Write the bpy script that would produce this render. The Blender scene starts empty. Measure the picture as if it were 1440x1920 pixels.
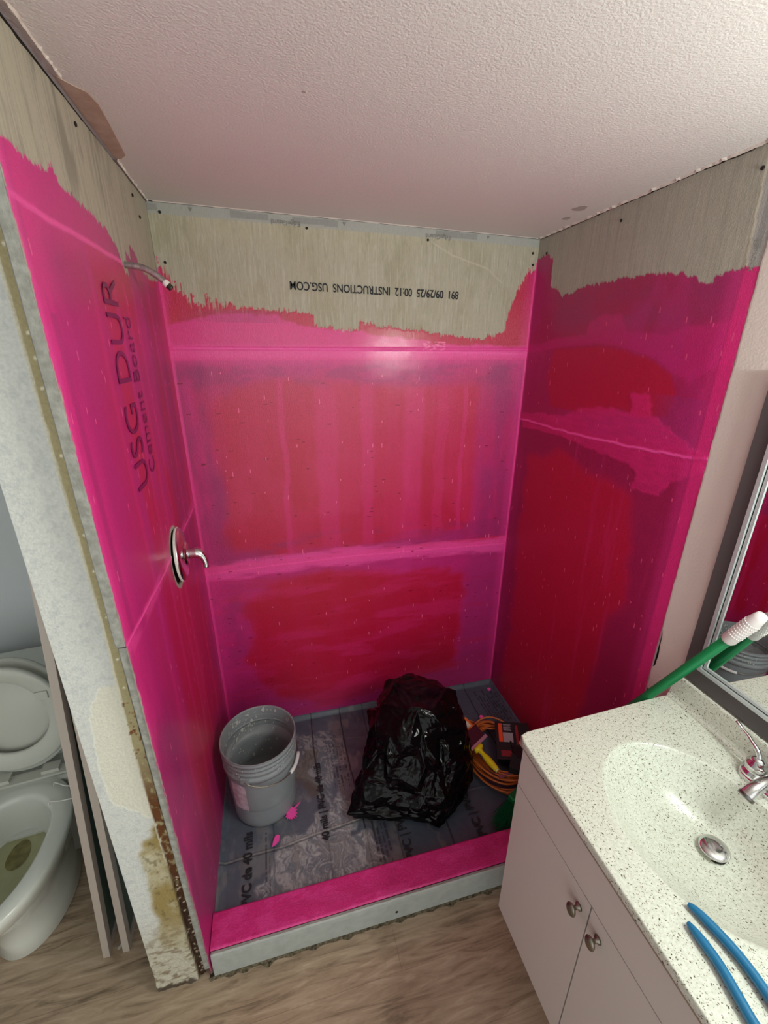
import bpy, bmesh, math, random
import numpy as np
from mathutils import Vector, Matrix, noise as mnoise

# ------------------------------------------------------------------ camera, world, lights, exposure
SC = bpy.context.scene
COL = SC.collection
CAM = (0.3319, -1.8475, 1.8502); YAW, PITCH, ROLL, FPX = 0.2557, 0.3617, 0.0040, 817.73
cd = bpy.data.cameras.new('camera'); cam = bpy.data.objects.new('camera', cd); COL.objects.link(cam)
fw = Vector((math.sin(YAW)*math.cos(PITCH), math.cos(YAW)*math.cos(PITCH), -math.sin(PITCH)))
rt = Vector((math.cos(YAW), -math.sin(YAW), 0)); up = rt.cross(fw)
r2 = rt*math.cos(ROLL)+up*math.sin(ROLL); u2 = -rt*math.sin(ROLL)+up*math.cos(ROLL)
m = Matrix((r2, u2, -fw)).transposed().to_4x4(); m.translation = Vector(CAM); cam.matrix_world = m
cd.sensor_fit = 'HORIZONTAL'; cd.sensor_width = 36.0; cd.lens = FPX/1440*36; cd.clip_start = 0.02; cd.clip_end = 50
SC.camera = cam
SC.view_settings.view_transform = 'Standard'; SC.view_settings.look = 'None'
SC.view_settings.gamma = 1.0; SC.view_settings.use_curve_mapping = False
SC.view_settings.exposure = 0.0

wd = bpy.data.worlds.new('world'); SC.world = wd; wd.use_nodes = True
wb = wd.node_tree.nodes['Background']; wb.inputs[0].default_value = (0.94, 0.97, 0.95, 1); wb.inputs[1].default_value = 1.38

def area(name, loc, target, sx, sy, power, color=(1, 1, 1)):
    l = bpy.data.lights.new(name, 'AREA'); l.shape = 'RECTANGLE'; l.size = sx; l.size_y = sy; l.energy = power; l.color = color
    o = bpy.data.objects.new(name, l); COL.objects.link(o); o.location = loc
    d = Vector(target)-Vector(loc); o.rotation_euler = d.to_track_quat('-Z', 'Y').to_euler(); return o
def bulb(loc, power, r=.045, color=(.94, 1, .94)):
    l = bpy.data.lights.new('vanity_bulb', 'POINT'); l.energy = power; l.shadow_soft_size = r; l.color = color
    o = bpy.data.objects.new('vanity_bulb', l); COL.objects.link(o); o.location = loc
for y_ in (-1.62, -1.80, -1.98): bulb((1.34, y_, 1.84), 9.6)

W = 1.4738; H = 2.3; FZ = -0.075
def ceil_z(x, y): return H - 0.0206*x - 0.0202*y

# ------------------------------------------------------------------ helpers
def s2l(c): return tuple(((v/255)/12.92 if v/255 <= 0.04045 else (((v/255)+0.055)/1.055)**2.4) for v in c)
def tag(o, label=None, cat=None, group=None, kind=None):
    if label: o['label'] = label
    if cat: o['category'] = cat
    if group: o['group'] = group
    if kind: o['kind'] = kind
    return o
def empty(name, loc=(0, 0, 0), rz=0):
    o = bpy.data.objects.new(name, None); COL.objects.link(o); o.location = loc; o.rotation_euler = (0, 0, rz); o.empty_display_size = .05
    return o
def link(name, me, mat, parent=None, smooth=False):
    o = bpy.data.objects.new(name, me); COL.objects.link(o)
    if mat: me.materials.append(mat)
    if parent: o.parent = parent
    if smooth: me.polygons.foreach_set('use_smooth', [True]*len(me.polygons))
    return o
def obj(name, bm, mat, parent=None, smooth=False, bevel=0, seg=2):
    if bevel:
        es = [e for e in bm.edges if len(e.link_faces) == 2 and e.calc_face_angle(0) > 0.6]
        bmesh.ops.bevel(bm, geom=es, offset=bevel, segments=seg, affect='EDGES', profile=0.5)
    bmesh.ops.recalc_face_normals(bm, faces=bm.faces)
    me = bpy.data.meshes.new(name); bm.to_mesh(me); bm.free()
    return link(name, me, mat, parent, smooth)
def BM(): return bmesh.new()
def box(bm, x0, x1, y0, y1, z0, z1, M=None):
    vs = [bm.verts.new((x, y, z)) for x in (x0, x1) for y in (y0, y1) for z in (z0, z1)]
    for f in ((0, 1, 3, 2), (4, 6, 7, 5), (0, 4, 5, 1), (2, 3, 7, 6), (0, 2, 6, 4), (1, 5, 7, 3)): bm.faces.new([vs[i] for i in f])
    if M is not None: bmesh.ops.transform(bm, matrix=M, verts=vs)
    return vs
def bx(*a, M=None):
    bm = BM(); box(bm, *a, M=M); return bm
def lathe(bm, prof, n=48, M=None, sx=1, sy=1, close=False):
    rings = []
    for r, z in prof:
        if r < 1e-6: rings.append([bm.verts.new((0, 0, z))])
        else: rings.append([bm.verts.new((r*sx*math.cos(2*math.pi*i/n), r*sy*math.sin(2*math.pi*i/n), z)) for i in range(n)])
    for a, b in zip(rings, rings[1:]):
        for i in range(n):
            j = (i+1) % n
            if len(a) == 1 and len(b) == 1: continue
            if len(a) == 1: bm.faces.new((a[0], b[j], b[i]))
            elif len(b) == 1: bm.faces.new((a[i], a[j], b[0]))
            else: bm.faces.new((a[i], a[j], b[j], b[i]))
    if M is not None: bmesh.ops.transform(bm, matrix=M, verts=[v for r in rings for v in r])
def axisM(p, d, roll=0):
    z = Vector(d).normalized(); q = z.to_track_quat('Z', 'Y'); return Matrix.Translation(p) @ q.to_matrix().to_4x4() @ Matrix.Rotation(roll, 4, 'Z')
def tube(bm, pts, rad, n=10, cap=True, closed=False, sq=None):
    pts = [Vector(p) for p in pts]; N = len(pts)
    if not hasattr(rad, '__len__'): rad = [rad]*N
    prev = None; rings = []
    for i, p in enumerate(pts):
        if closed: t = pts[(i+1) % N]-pts[i-1]
        else: t = pts[min(i+1, N-1)]-pts[max(i-1, 0)]
        t.normalize()
        if prev is None: a = t.orthogonal().normalized()
        else:
            a = prev - t*prev.dot(t); a.normalize()
        prev = a; b = t.cross(a)
        rings.append([bm.verts.new(p+(a*math.cos(2*math.pi*k/n)+b*math.sin(2*math.pi*k/n))*rad[i]) for k in range(n)])
    rng = range(N) if closed else range(N-1)
    for i in rng:
        A, B = rings[i], rings[(i+1) % N]
        for k in range(n): bm.faces.new((A[k], A[(k+1) % n], B[(k+1) % n], B[k]))
    if cap and not closed:
        bm.faces.new(list(reversed(rings[0]))); bm.faces.new(rings[-1])
def smooth_path(pts, sub=8, closed=False):
    P = [Vector(p) for p in pts]; N = len(P); out = []
    for i in range(N if closed else N-1):
        if closed: p0, p1, p2, p3 = P[i-1], P[i], P[(i+1) % N], P[(i+2) % N]
        else: p0, p1, p2, p3 = P[max(i-1, 0)], P[i], P[i+1], P[min(i+2, N-1)]
        for k in range(sub):
            t = k/sub
            out.append(0.5*((2*p1)+(-p0+p2)*t+(2*p0-5*p1+4*p2-p3)*t*t+(-p0+3*p1-3*p2+p3)*t**3))
    if not closed: out.append(P[-1])
    return out
def prism(bm, poly, axis_pts, thick):
    # poly: list of 3D points (front face), thick: vector
    a = [bm.verts.new(p) for p in poly]; b = [bm.verts.new(Vector(p)+Vector(thick)) for p in poly]
    bm.faces.new(a); bm.faces.new(list(reversed(b))); n = len(a)
    for i in range(n): bm.faces.new((a[i], b[i], b[(i+1) % n], a[(i+1) % n]))

# ---- materials
def mat(name, col, rough=.5, metal=0., bump=None, spec=.5, var=None, coat=0, trans=0, ior=1.45, attr=None, aniso=None):
    """col sRGB 0-255. bump=(scale,strength,dist,(sx,sy,sz)); var=(scale,amount,(sx,sy,sz),col2)"""
    mt = bpy.data.materials.new(name); mt.use_nodes = True; nt = mt.node_tree; N = nt.nodes; L = nt.links
    p = N['Principled BSDF']; p.inputs['Roughness'].default_value = rough; p.inputs['Metallic'].default_value = metal
    p.inputs['Base Color'].default_value = (*s2l(col), 1); p.inputs['Specular IOR Level'].default_value = spec
    p.inputs['Coat Weight'].default_value = coat; p.inputs['Transmission Weight'].default_value = trans; p.inputs['IOR'].default_value = ior
    tc = N.new('ShaderNodeTexCoord')
    def noise(scale, sc, det=6):
        mp = N.new('ShaderNodeMapping'); mp.inputs['Scale'].default_value = sc; L.new(tc.outputs['Object'], mp.inputs[0])
        n = N.new('ShaderNodeTexNoise'); n.inputs['Scale'].default_value = scale; n.inputs['Detail'].default_value = det; L.new(mp.outputs[0], n.inputs[0]); return n
    src = None
    if attr:
        at = N.new('ShaderNodeAttribute'); at.attribute_name = attr; src = at.outputs['Color']; L.new(src, p.inputs['Base Color'])
    if var:
        n = noise(var[0], var[2]); r = N.new('ShaderNodeMapRange'); r.inputs[1].default_value = .35; r.inputs[2].default_value = .65; r.inputs[4].default_value = var[1]
        L.new(n.outputs[0], r.inputs[0]); mx = N.new('ShaderNodeMix'); mx.data_type = 'RGBA'
        L.new(r.outputs[0], mx.inputs[0]); mx.inputs[6].default_value = (*s2l(col), 1); mx.inputs[7].default_value = (*s2l(var[3]), 1)
        if src: L.new(src, mx.inputs[6])
        L.new(mx.outputs[2], p.inputs['Base Color'])
    if bump:
        n = noise(bump[0], bump[3] if len(bump) > 3 else (1, 1, 1)); b = N.new('ShaderNodeBump'); b.inputs['Strength'].default_value = bump[1]; b.inputs['Distance'].default_value = bump[2]
        L.new(n.outputs[0], b.inputs['Height']); L.new(b.outputs[0], p.inputs['Normal'])
    return mt
def board_mat(name, sc, coat_rough=.30, bare_rough=.8, bscale=90, bstr=.35, fine=260):
    mt = mat(name, (128, 128, 128), attr='paint'); nt = mt.node_tree; N = nt.nodes; L = nt.links; p = N['Principled BSDF']
    at = N.new('ShaderNodeAttribute'); at.attribute_name = 'coat'
    r = N.new('ShaderNodeMapRange'); r.inputs[3].default_value = bare_rough; r.inputs[4].default_value = coat_rough; L.new(at.outputs['Fac'], r.inputs[0]); L.new(r.outputs[0], p.inputs['Roughness'])
    tc = N.new('ShaderNodeTexCoord'); mp = N.new('ShaderNodeMapping'); mp.inputs['Scale'].default_value = sc; L.new(tc.outputs['Object'], mp.inputs[0])
    n = N.new('ShaderNodeTexNoise'); n.inputs['Scale'].default_value = bscale; n.inputs['Detail'].default_value = 6; L.new(mp.outputs[0], n.inputs[0])
    n2 = N.new('ShaderNodeTexNoise'); n2.inputs['Scale'].default_value = fine; n2.inputs['Detail'].default_value = 3; L.new(tc.outputs['Object'], n2.inputs[0])
    ad = N.new('ShaderNodeMath'); ad.operation = 'ADD'; L.new(n.outputs[0], ad.inputs[0]); L.new(n2.outputs[0], ad.inputs[1])
    b = N.new('ShaderNodeBump'); b.inputs['Strength'].default_value = bstr; b.inputs['Distance'].default_value = .004; L.new(ad.outputs[0], b.inputs['Height']); L.new(b.outputs[0], p.inputs['Normal'])
    # fine colour grain of the fabric face, a property of the surface
    mx = N.new('ShaderNodeMix'); mx.data_type = 'RGBA'; mx.blend_type = 'MULTIPLY'; mx.inputs[0].default_value = 1
    rr = N.new('ShaderNodeMapRange'); rr.inputs[1].default_value = .3; rr.inputs[2].default_value = .7; rr.inputs[3].default_value = .90; rr.inputs[4].default_value = 1.08; L.new(n.outputs[0], rr.inputs[0])
    src = [l for l in L if l.to_socket == p.inputs['Base Color']][0].from_socket
    p.inputs['Coat Roughness'].default_value = .22; cw = N.new('ShaderNodeMath'); cw.operation = 'MULTIPLY'; cw.inputs[1].default_value = .35; L.new(at.outputs['Fac'], cw.inputs[0]); L.new(cw.outputs[0], p.inputs['Coat Weight'])
    L.new(src, mx.inputs[6]); L.new(rr.outputs[0], mx.inputs[7]); L.new(mx.outputs[2], p.inputs['Base Color'])
    return mt

# ---- numpy paint engine (colour attributes on dense boards)
def vn(U, V, su, sv, seed):
    r = np.random.RandomState(seed); G = r.rand(512, 512).astype(np.float32)
    a = U/su+1000.3; b = V/sv+1000.7; i = np.floor(a).astype(int); j = np.floor(b).astype(int); fa = a-i; fb = b-j
    fa = fa*fa*(3-2*fa); fb = fb*fb*(3-2*fb)
    g = lambda x, y: G[x % 512, y % 512]
    return (g(i, j)*(1-fa)+g(i+1, j)*fa)*(1-fb)+(g(i, j+1)*(1-fa)+g(i+1, j+1)*fa)*fb
def fbm(U, V, su, sv, seed, o=4):
    t = 0; a = 1; s = 0
    for k in range(o): t = t+a*vn(U, V, su/2**k, sv/2**k, seed+k*17); s += a; a *= .55
    return t/s
def ss(x, a, b): t = np.clip((x-a)/(b-a), 0, 1); return t*t*(3-2*t)
def pip(U, V, poly):
    ins = np.zeros(U.shape, bool); n = len(poly)
    for i in range(n):
        x0, y0 = poly[i]; x1, y1 = poly[(i+1) % n]
        if y0 == y1: continue
        c = ((y0 > V) != (y1 > V)) & (U < (x1-x0)*(V-y0)/(y1-y0)+x0); ins ^= c
    return ins
def blur(A, k):
    A = A.astype(np.float32)
    for _ in range(k):
        P = np.pad(A, 1, mode='edge'); A = (P[:-2, 1:-1]+P[2:, 1:-1]+P[1:-1, :-2]+P[1:-1, 2:]+P[1:-1, 1:-1]*2)/6
    return A
class Paint:
    def __init__(s, U, V, base): s.U, s.V = U, V; s.C = np.zeros(U.shape+(3,), np.float32)+np.array(s2l(base), np.float32); s.coat = np.zeros(U.shape, np.float32); s.relief = np.zeros(U.shape, np.float32)
    def mix(s, col, a): a = np.clip(a, 0, 1)[..., None]; s.C = s.C*(1-a)+np.array(s2l(col), np.float32)*a
    def poly(s, col, pl, a=1, soft=3, wu=.006, wv=.006, fu=.02, fv=.02, seed=5):
        Uw = s.U+(fbm(s.U, s.V, fu, fv, seed)-.5)*2*wu; Vw = s.V+(fbm(s.U, s.V, fu, fv, seed+50)-.5)*2*wv
        mk = blur(pip(Uw, Vw, pl), soft); s.mix(col, mk*a); return mk
    def line(s, col, pts, w, a=1, soft=.5, seed=9, wob=.004):
        pts = sorted(pts); f = np.interp(s.U, [p[0] for p in pts], [p[1] for p in pts]); f = f+(fbm(s.U, s.V*0, .05, 1, seed)-.5)*2*wob
        mk = 1-ss(np.abs(s.V-f), w*(1-soft), w*(1+soft)); s.mix(col, mk*a); return mk
def grid_obj(name, P, paint, m, parent=None, smooth=True):
    h, w = P.shape[:2]; me = bpy.data.meshes.new(name)
    me.vertices.add(h*w); me.vertices.foreach_set('co', P.reshape(-1).astype(np.float32))
    idx = np.arange(h*w).reshape(h, w); q = np.stack([idx[:-1, :-1], idx[:-1, 1:], idx[1:, 1:], idx[1:, :-1]], -1).reshape(-1, 4); nq = len(q)
    me.loops.add(nq*4); me.loops.foreach_set('vertex_index', q.reshape(-1).astype(np.int32))
    me.polygons.add(nq); me.polygons.foreach_set('loop_start', np.arange(0, nq*4, 4, dtype=np.int32)); me.polygons.foreach_set('use_smooth', np.full(nq, smooth))
    me.update(calc_edges=True)
    a = me.attributes.new('paint', 'FLOAT_COLOR', 'POINT'); c = np.ones((h*w, 4), np.float32); c[:, :3] = np.clip(paint.C.reshape(-1, 3), 0, 1); a.data.foreach_set('color', c.reshape(-1))
    b = me.attributes.new('coat', 'FLOAT', 'POINT'); b.data.foreach_set('value', paint.coat.reshape(-1).astype(np.float32))
    return link(name, me, m, parent)
def text(name, s, size, origin, X, Y, m, parent, sx=1.0, sp=1.0, label=None, off=0, ext=.00015):
    c = bpy.data.curves.new(name, 'FONT'); c.body = s; c.size = size; c.space_character = sp; c.offset = off; c.extrude = ext; c.resolution_u = 4
    t = bpy.data.objects.new('tmp', c); COL.objects.link(t)
    dg = bpy.context.evaluated_depsgraph_get(); me = bpy.data.meshes.new_from_object(t.evaluated_get(dg)); bpy.data.objects.remove(t)
    me.name = name; X = Vector(X); Y = Vector(Y); Z = X.cross(Y)
    M = Matrix((X*sx, Y, Z)).transposed().to_4x4(); M.translation = Vector(origin); me.transform(M)
    o = link(name, me, m, parent)
    if label: o['label'] = label
    return o

# palette of the waterproofing membrane (thin coat .. thick coat .. coat over tape)
BARE = (182, 178, 158); RED = (188, 20, 58); RED2 = (200, 36, 84); PINK = (230, 54, 144); HOT = (250, 84, 172); MAG = (190, 42, 124); PURP = (154, 44, 108)
CAP = 0.0
# ------------------------------------------------------------------ materials
M_board = board_mat('cement_board_vertical', (9, 9, .8), bstr=.3)
M_boardL = board_mat('cement_board_left', (9, 9, .8), coat_rough=.42, bstr=.3)
M_boardedge = mat('cement_board_edge', (165, 165, 158), .9, bump=(120, .6, .004), var=(60, .6, (1, 1, 1), (120, 118, 110)))
M_dark = mat('dark_gap', (28, 24, 20), .95)
M_ceil = mat('ceiling_texture', (222, 219, 215), .75, bump=(210, .38, .005, (1, 1, 1)))
M_wall = mat('white_wall_paint', (205, 210, 212), .6, bump=(120, .4, .003))
M_wallwarm = mat('off_white_wall_paint', (222, 212, 203), .6, bump=(160, .35, .002))
M_white_fixture = mat('white_porcelain', (215, 218, 210), .12, coat=.5)
M_plastic_w = mat('white_seat_plastic', (205, 206, 196), .3)
M_chrome = mat('chrome', (215, 215, 215), .12, 1.0)
M_oldchrome = mat('plaster_splashed_chrome', (186, 180, 178), .35, .6, var=(70, .8, (1, 1, 1), (130, 120, 122)), bump=(90, .3, .002))
M_nickel = mat('aged_nickel', (140, 132, 120), .35, 1.0)
M_ink = mat('black_print_ink', (38, 38, 44), .7)
M_inkfaint = mat('faint_print_ink', (140, 140, 132), .8)
M_inkpurple = mat('print_showing_through_membrane', (124, 22, 86), .35)
M_screw = mat('screw_dark', (40, 38, 34), .6, .4)

# ------------------------------------------------------------------ setting: floor, ceiling, walls
def wood_floor():
    mt = bpy.data.materials.new('wood_look_vinyl'); mt.use_nodes = True; nt = mt.node_tree; N = nt.nodes; L = nt.links; p = N['Principled BSDF']
    tc = N.new('ShaderNodeTexCoord'); mp = N.new('ShaderNodeMapping'); mp.inputs['Rotation'].default_value = (0, 0, .08); mp.inputs['Scale'].default_value = (1, 8, 1); L.new(tc.outputs['Object'], mp.inputs[0])
    n = N.new('ShaderNodeTexNoise'); n.inputs['Scale'].default_value = 5; n.inputs['Detail'].default_value = 9; n.inputs['Roughness'].default_value = .65; n.inputs['Distortion'].default_value = .9; L.new(mp.outputs[0], n.inputs[0])
    cr = N.new('ShaderNodeValToRGB'); e = cr.color_ramp.elements; e[0].position = .3; e[0].color = (*s2l((108, 92, 74)), 1); e[1].position = .68; e[1].color = (*s2l((186, 166, 142)), 1)
    k = cr.color_ramp.elements.new(.46); k.color = (*s2l((156, 135, 112)), 1); L.new(n.outputs[0], cr.inputs[0])
    br = N.new('ShaderNodeTexBrick'); br.inputs['Scale'].default_value = 1; br.inputs['Brick Width'].default_value = 1.2; br.inputs['Row Height'].default_value = .18; br.inputs['Mortar Size'].default_value = .0010; br.inputs['Mortar Smooth'].default_value = .3
    br.inputs['Color1'].default_value = (.94, .94, .94, 1); br.inputs['Color2'].default_value = (1, 1, 1, 1); br.inputs['Mortar'].default_value = (.7, .68, .66, 1); L.new(tc.outputs['Object'], br.inputs[0])
    mx = N.new('ShaderNodeMix'); mx.data_type = 'RGBA'; mx.blend_type = 'MULTIPLY'; mx.inputs[0].default_value = 1; L.new(cr.outputs[0], mx.inputs[6]); L.new(br.outputs[0], mx.inputs[7]); L.new(mx.outputs[2], p.inputs['Base Color'])
    p.inputs['Roughness'].default_value = .45
    b = N.new('ShaderNodeBump'); b.inputs['Strength'].default_value = .15; b.inputs['Distance'].default_value = .002; L.new(n.outputs[0], b.inputs['Height']); L.new(b.outputs[0], p.inputs['Normal'])
    return mt
tag(obj('floor', bx(-1.45, 1.62, -3.2, 0.12, FZ-.05, FZ), wood_floor()), kind='structure')
bm = BM(); xs = [-1.45, 1.62]; ys = [-3.2, .12]
vs = [bm.verts.new((x, y, ceil_z(x, y)+d)) for d in (0, .05) for x, y in ((xs[0], ys[0]), (xs[1], ys[0]), (xs[1], ys[1]), (xs[0], ys[1]))]
for f in ((0, 3, 2, 1), (4, 5, 6, 7), (0, 1, 5, 4), (1, 2, 6, 5), (2, 3, 7, 6), (3, 0, 4, 7)): bm.faces.new([vs[i] for i in f])
ceiling = obj('ceiling', bm, M_ceil); tag(ceiling, kind='structure')
# torn ceiling paper and stains
def flat_patch(name, pts, m, dz=.0015, par=ceiling, label=None):
    bm = BM(); prism(bm, [(x, y, ceil_z(x, y)-dz) for x, y in pts], None, (0, 0, dz+.001)); o = obj(name, bm, m, par)
    if label: o['label'] = label
    return o
flat_patch('torn_paper_patch', [(.004, -.70), (.026, -.672), (.043, -.655), (.050, -.61), (.046, -.53), (.040, -.44), (.034, -.36), (.018, -.335), (.004, -.33)], mat('torn_drywall_paper', (176, 150, 134), .9, bump=(90, .5, .002), var=(40, .6, (1, 1, 1), (196, 172, 158))), label='bare brown paper where ceiling texture tore off')
ms = mat('damp_stain', (176, 168, 164), .8)
for k, (x, y, rx, ry) in enumerate(((1.38, -.37, .02, .03), (1.405, -.265, .013, .02), (.45, -.778, .004, .004))):
    flat_patch('stain_spot', [(x+rx*math.cos(t)*(1+.2*math.sin(3*t)), y+ry*math.sin(t)*(1+.15*math.cos(2*t))) for t in [i*math.pi/8 for i in range(16)]], ms, .0006)

# -------- back wall
def wall_grid(u0, u1, z0, z1, step):
    nu = int((u1-u0)/step)+1; nv = int((z1-z0)/step)+1
    return np.meshgrid(np.linspace(u0, u1, nu), np.linspace(z0, z1, nv))
U, V = wall_grid(0, W, -.03, H, .0032)
P = Paint(U, V, BARE)
P.mix((196, 190, 160), .5*ss(V, 2.12, 2.27)*fbm(U, V, .2, .1, 3)*1.4)
P.mix((160, 156, 138), .45*ss(fbm(U, V, .0035, .06, 4, 3), .5, .72)); P.mix((164, 158, 128), .35*ss(fbm(U, V, .1, .15, 47), .5, .7))
P.mix((205, 202, 188), .45*ss(fbm(U, V, .003, .08, 44, 3), .56, .75))
tape = ss(V, 2.262-.018*U, 2.266-.018*U); P.mix((176, 178, 172), tape)
blk = (vn(U, V*0, .09, 1, 8) > .5) & (np.abs(V-(2.283-.0195*U)) < .010); P.mix((150, 152, 148), blk*.8*(tape > .5))
# crack line
P.line((214, 208, 186), [(1.0, 2.235), (1.09, 2.19), (1.25, 2.15), (1.32, 2.10)], .002, .6*((U > 1.0) & (U < 1.32)))
BTOP = [(0, 2.11), (0.031, 2.094), (0.061, 2.034), (0.101, 2.009), (0.208, 1.991), (0.319, 1.979), (0.396, 1.976), (0.476, 1.977), (0.534, 1.966), (0.5345, 1.924), (0.638, 1.914), (0.706, 1.915), (0.710, 1.946), (0.768, 1.935), (0.902, 1.917), (1.042, 1.904), (1.163, 1.891), (1.238, 1.883), (1.350, 1.914), (1.362, 1.982), (1.393, 2.075), (1.425, 2.126), (1.466, 2.158), (1.474, 2.191)]
top = np.interp(U, *zip(*BTOP)); rag = (fbm(U, V, .004, .06, 21, 3)-.5)*.03+(fbm(U, V, .02, .02, 22)-.5)*.018
rag2 = rag*(1+2.2*(1-ss(U, .05, .3))+1.0*ss(U, 1.2, 1.4))
coat = ss(top+rag2-V, -.0015, .0025)
drag = ss(fbm(U, V, .0035, .09, 25, 3), .60, .68)*ss(V, top-.07, top)*(1-ss(U, .1, .45)*.8); coat = coat*(1-drag*.85)
P.coat = coat
P.mix(RED2, coat)
st = fbm(U, V, .05, .5, 31); sh = fbm(U, V, .6, .035, 32)
body = lambda: coat
P.mix(PINK, coat*.35*ss(st, .45, .7)*(V < 1.8))
# first coat zone above seam, brighter second coat
f2 = np.interp(U, *zip(*[(0, 1.90), (.014, 1.924), (.112, 1.957), (.243, 1.974), (.395, 1.959), (.534, 1.924), (.767, 1.901), (1.043, 1.873), (1.447, 1.854), (1.474, 1.85)]))+(fbm(U, V, .05, .05, 33)-.5)*.03
z2 = ss(f2-V, -.003, .01)*ss(V, 1.70, 1.80); P.mix(PINK, coat*z2*.85)
P.mix(RED, coat*(1-ss(f2-V, -.003, .01))*.5)
P.mix(PURP, coat*.35*ss(U, 0, .25)*(1-ss(U, .3, .5))*(np.abs(V-1.955) < .02))
# panel between seams
mid = [(0.13, 1.60), (0.20, 1.70), (0.375, 1.735), (0.766, 1.70), (1.22, 1.69), (1.25, 1.3), (1.26, 1.02), (1.032, .985), (0.268, .975), (0.10, 1.03), (.12, 1.3)]
mk = blur(pip(U+(st-.5)*.12, V+(sh-.5)*.05, mid), 60)*.85+.15*ss(fbm(U, V, .1, .2, 61), .4, .6)
inner = coat*(V < 1.80)*(V > .94); P.mix(MAG, inner*(1-mk)*.75); P.mix(RED2, inner*mk*.8)
P.mix(RED, inner*mk*.5*ss(fbm(U, V, .15, .3, 36), .42, .6)*ss(1.7-V, 0, .4))
P.mix(PURP, inner*.6*(1-ss(U, .10, .16))*ss(fbm(U, V, .06, .2, 37), .35, .6)); P.mix(PURP, inner*.55*ss(U, 1.25, 1.33)*ss(fbm(U, V, .06, .2, 38), .3, .55))
P.mix(PURP, inner*.45*(1-ss(V, 1.02, 1.08))*ss(fbm(U, V, .2, .05, 39), .4, .6))
for x, w_, a_ in ((.38, .012, .25), (.56, .05, .22), (.74, .03, .22), (.95, .05, .25), (1.08, .03, .2), (1.19, .012, .25)):
    P.mix(PINK, inner*mk*a_*1.3*(1-ss(np.abs(U-x-(fbm(U, V, .1, .1, int(x*100))-.5)*.03), w_*.6, w_*1.2)))
P.mix(PINK, inner*.6*ss(V, 1.76, 1.81)); P.mix(PURP, inner*.4*ss(V, 1.68, 1.73)*(1-ss(V, 1.77, 1.79))*ss(fbm(U, V, .08, .03, 41), .4, .6))
# lower panel
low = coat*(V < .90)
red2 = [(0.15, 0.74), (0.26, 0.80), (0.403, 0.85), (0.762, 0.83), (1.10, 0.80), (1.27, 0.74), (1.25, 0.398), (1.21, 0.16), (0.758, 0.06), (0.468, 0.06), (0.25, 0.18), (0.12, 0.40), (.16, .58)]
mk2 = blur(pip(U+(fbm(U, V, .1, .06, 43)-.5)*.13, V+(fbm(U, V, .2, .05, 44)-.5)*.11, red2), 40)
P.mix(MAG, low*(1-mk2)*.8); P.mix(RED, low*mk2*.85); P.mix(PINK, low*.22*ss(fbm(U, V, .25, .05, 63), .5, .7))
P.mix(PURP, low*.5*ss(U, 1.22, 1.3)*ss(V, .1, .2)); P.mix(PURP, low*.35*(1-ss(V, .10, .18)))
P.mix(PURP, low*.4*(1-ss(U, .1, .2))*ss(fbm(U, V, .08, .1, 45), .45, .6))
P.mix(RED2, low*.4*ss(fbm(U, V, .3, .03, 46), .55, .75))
# seams, taped and brushed thick
s1 = P.line(HOT, [(0, 1.846), (.65, 1.839), (1.474, 1.823)], .0035, coat, seed=51, wob=.002)
P.mix(HOT, coat*.55*(1-ss(np.abs(V-1.83), .01, .035)))
s2z = np.interp(U, [0, .3, .66, 1.1, 1.474], [.905, .915, .918, .905, .893]); wv = (fbm(U, V, .1, .02, 52)-.5)*.05
band = 1-ss(np.abs(V-s2z+wv), .02, .055); P.mix(HOT, coat*band*.72); P.line(HOT, [(0, .905), (.3, .915), (.66, .918), (1.474, .893)], .003, coat, seed=53, wob=.002)
P.mix(HOT, coat*.6*(1-ss(U, .006, .014))); P.mix(PINK, coat*.4*(1-ss(U, .02, .09))*ss(fbm(U, V, .05, .3, 54), .35, .6))
P.mix(HOT, coat*.7*ss(U, W-.013, W-.005)); P.mix(PINK, coat*.35*ss(U, W-.06, W-.02))
P.mix((255, 120, 180), coat*.9*((np.abs(U-1.03) < .05) & (np.abs(V-1.855) < .018))*ss(fbm(U, V, .012, .004, 55), .5, .6))
for k in range(260):
    r = np.random.RandomState(k); a, b = r.rand()*W, r.rand()*1.8
    ja, jb = int(a/.0032), int((b+.03)/.0032); l = r.randint(2, 7)
    if k % 2: P.C[jb:jb+l, ja:ja+1] = np.array(s2l((245, 110, 160)))
    else: P.C[jb:jb+1, ja:ja+l] = np.array(s2l((120, 8, 40)))
Y = np.zeros_like(U) - coat*.0008 - coat*.0016*(np.abs(V-1.842) < .004) - .0006*band*coat + (fbm(U, V, .25, .25, 60)-.5)*.003
top_lim = np.array([ceil_z(x, 0) for x in U[0]])
Z = np.minimum(V, top_lim[None, :]-.003)
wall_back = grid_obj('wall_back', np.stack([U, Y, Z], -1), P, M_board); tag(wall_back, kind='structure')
obj('board_backing', bx(-.02, W+.02, .006, .05, FZ, 2.33), M_dark, wall_back)
text('printed_text', '891  09/29/25  00:12  INSTRUCTIONS  USG.COM', .040, (1.127, -.0025, 2.062), (-1, 0, .022), (0, 0, -1), M_ink, wall_back, sx=.81, off=.0006)
for x in (.50, 1.08): text('printed_text', 'EdgeGuard', .023, (x, -.0025, 2.272-.0195*x+.006), (-1, 0, .0195), (0, 0, -1), M_inkfaint, wall_back)
for x in (.135, .66, 1.24):
    bm = BM(); prism(bm, [(x-.007, -.0032, 2.290-.0195*x), (x, -.0032, 2.278-.0195*x), (x+.007, -.0032, 2.290-.0195*x)], None, (0, .001, 0)); obj('printed_triangle', bm, M_inkfaint, wall_back)
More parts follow.
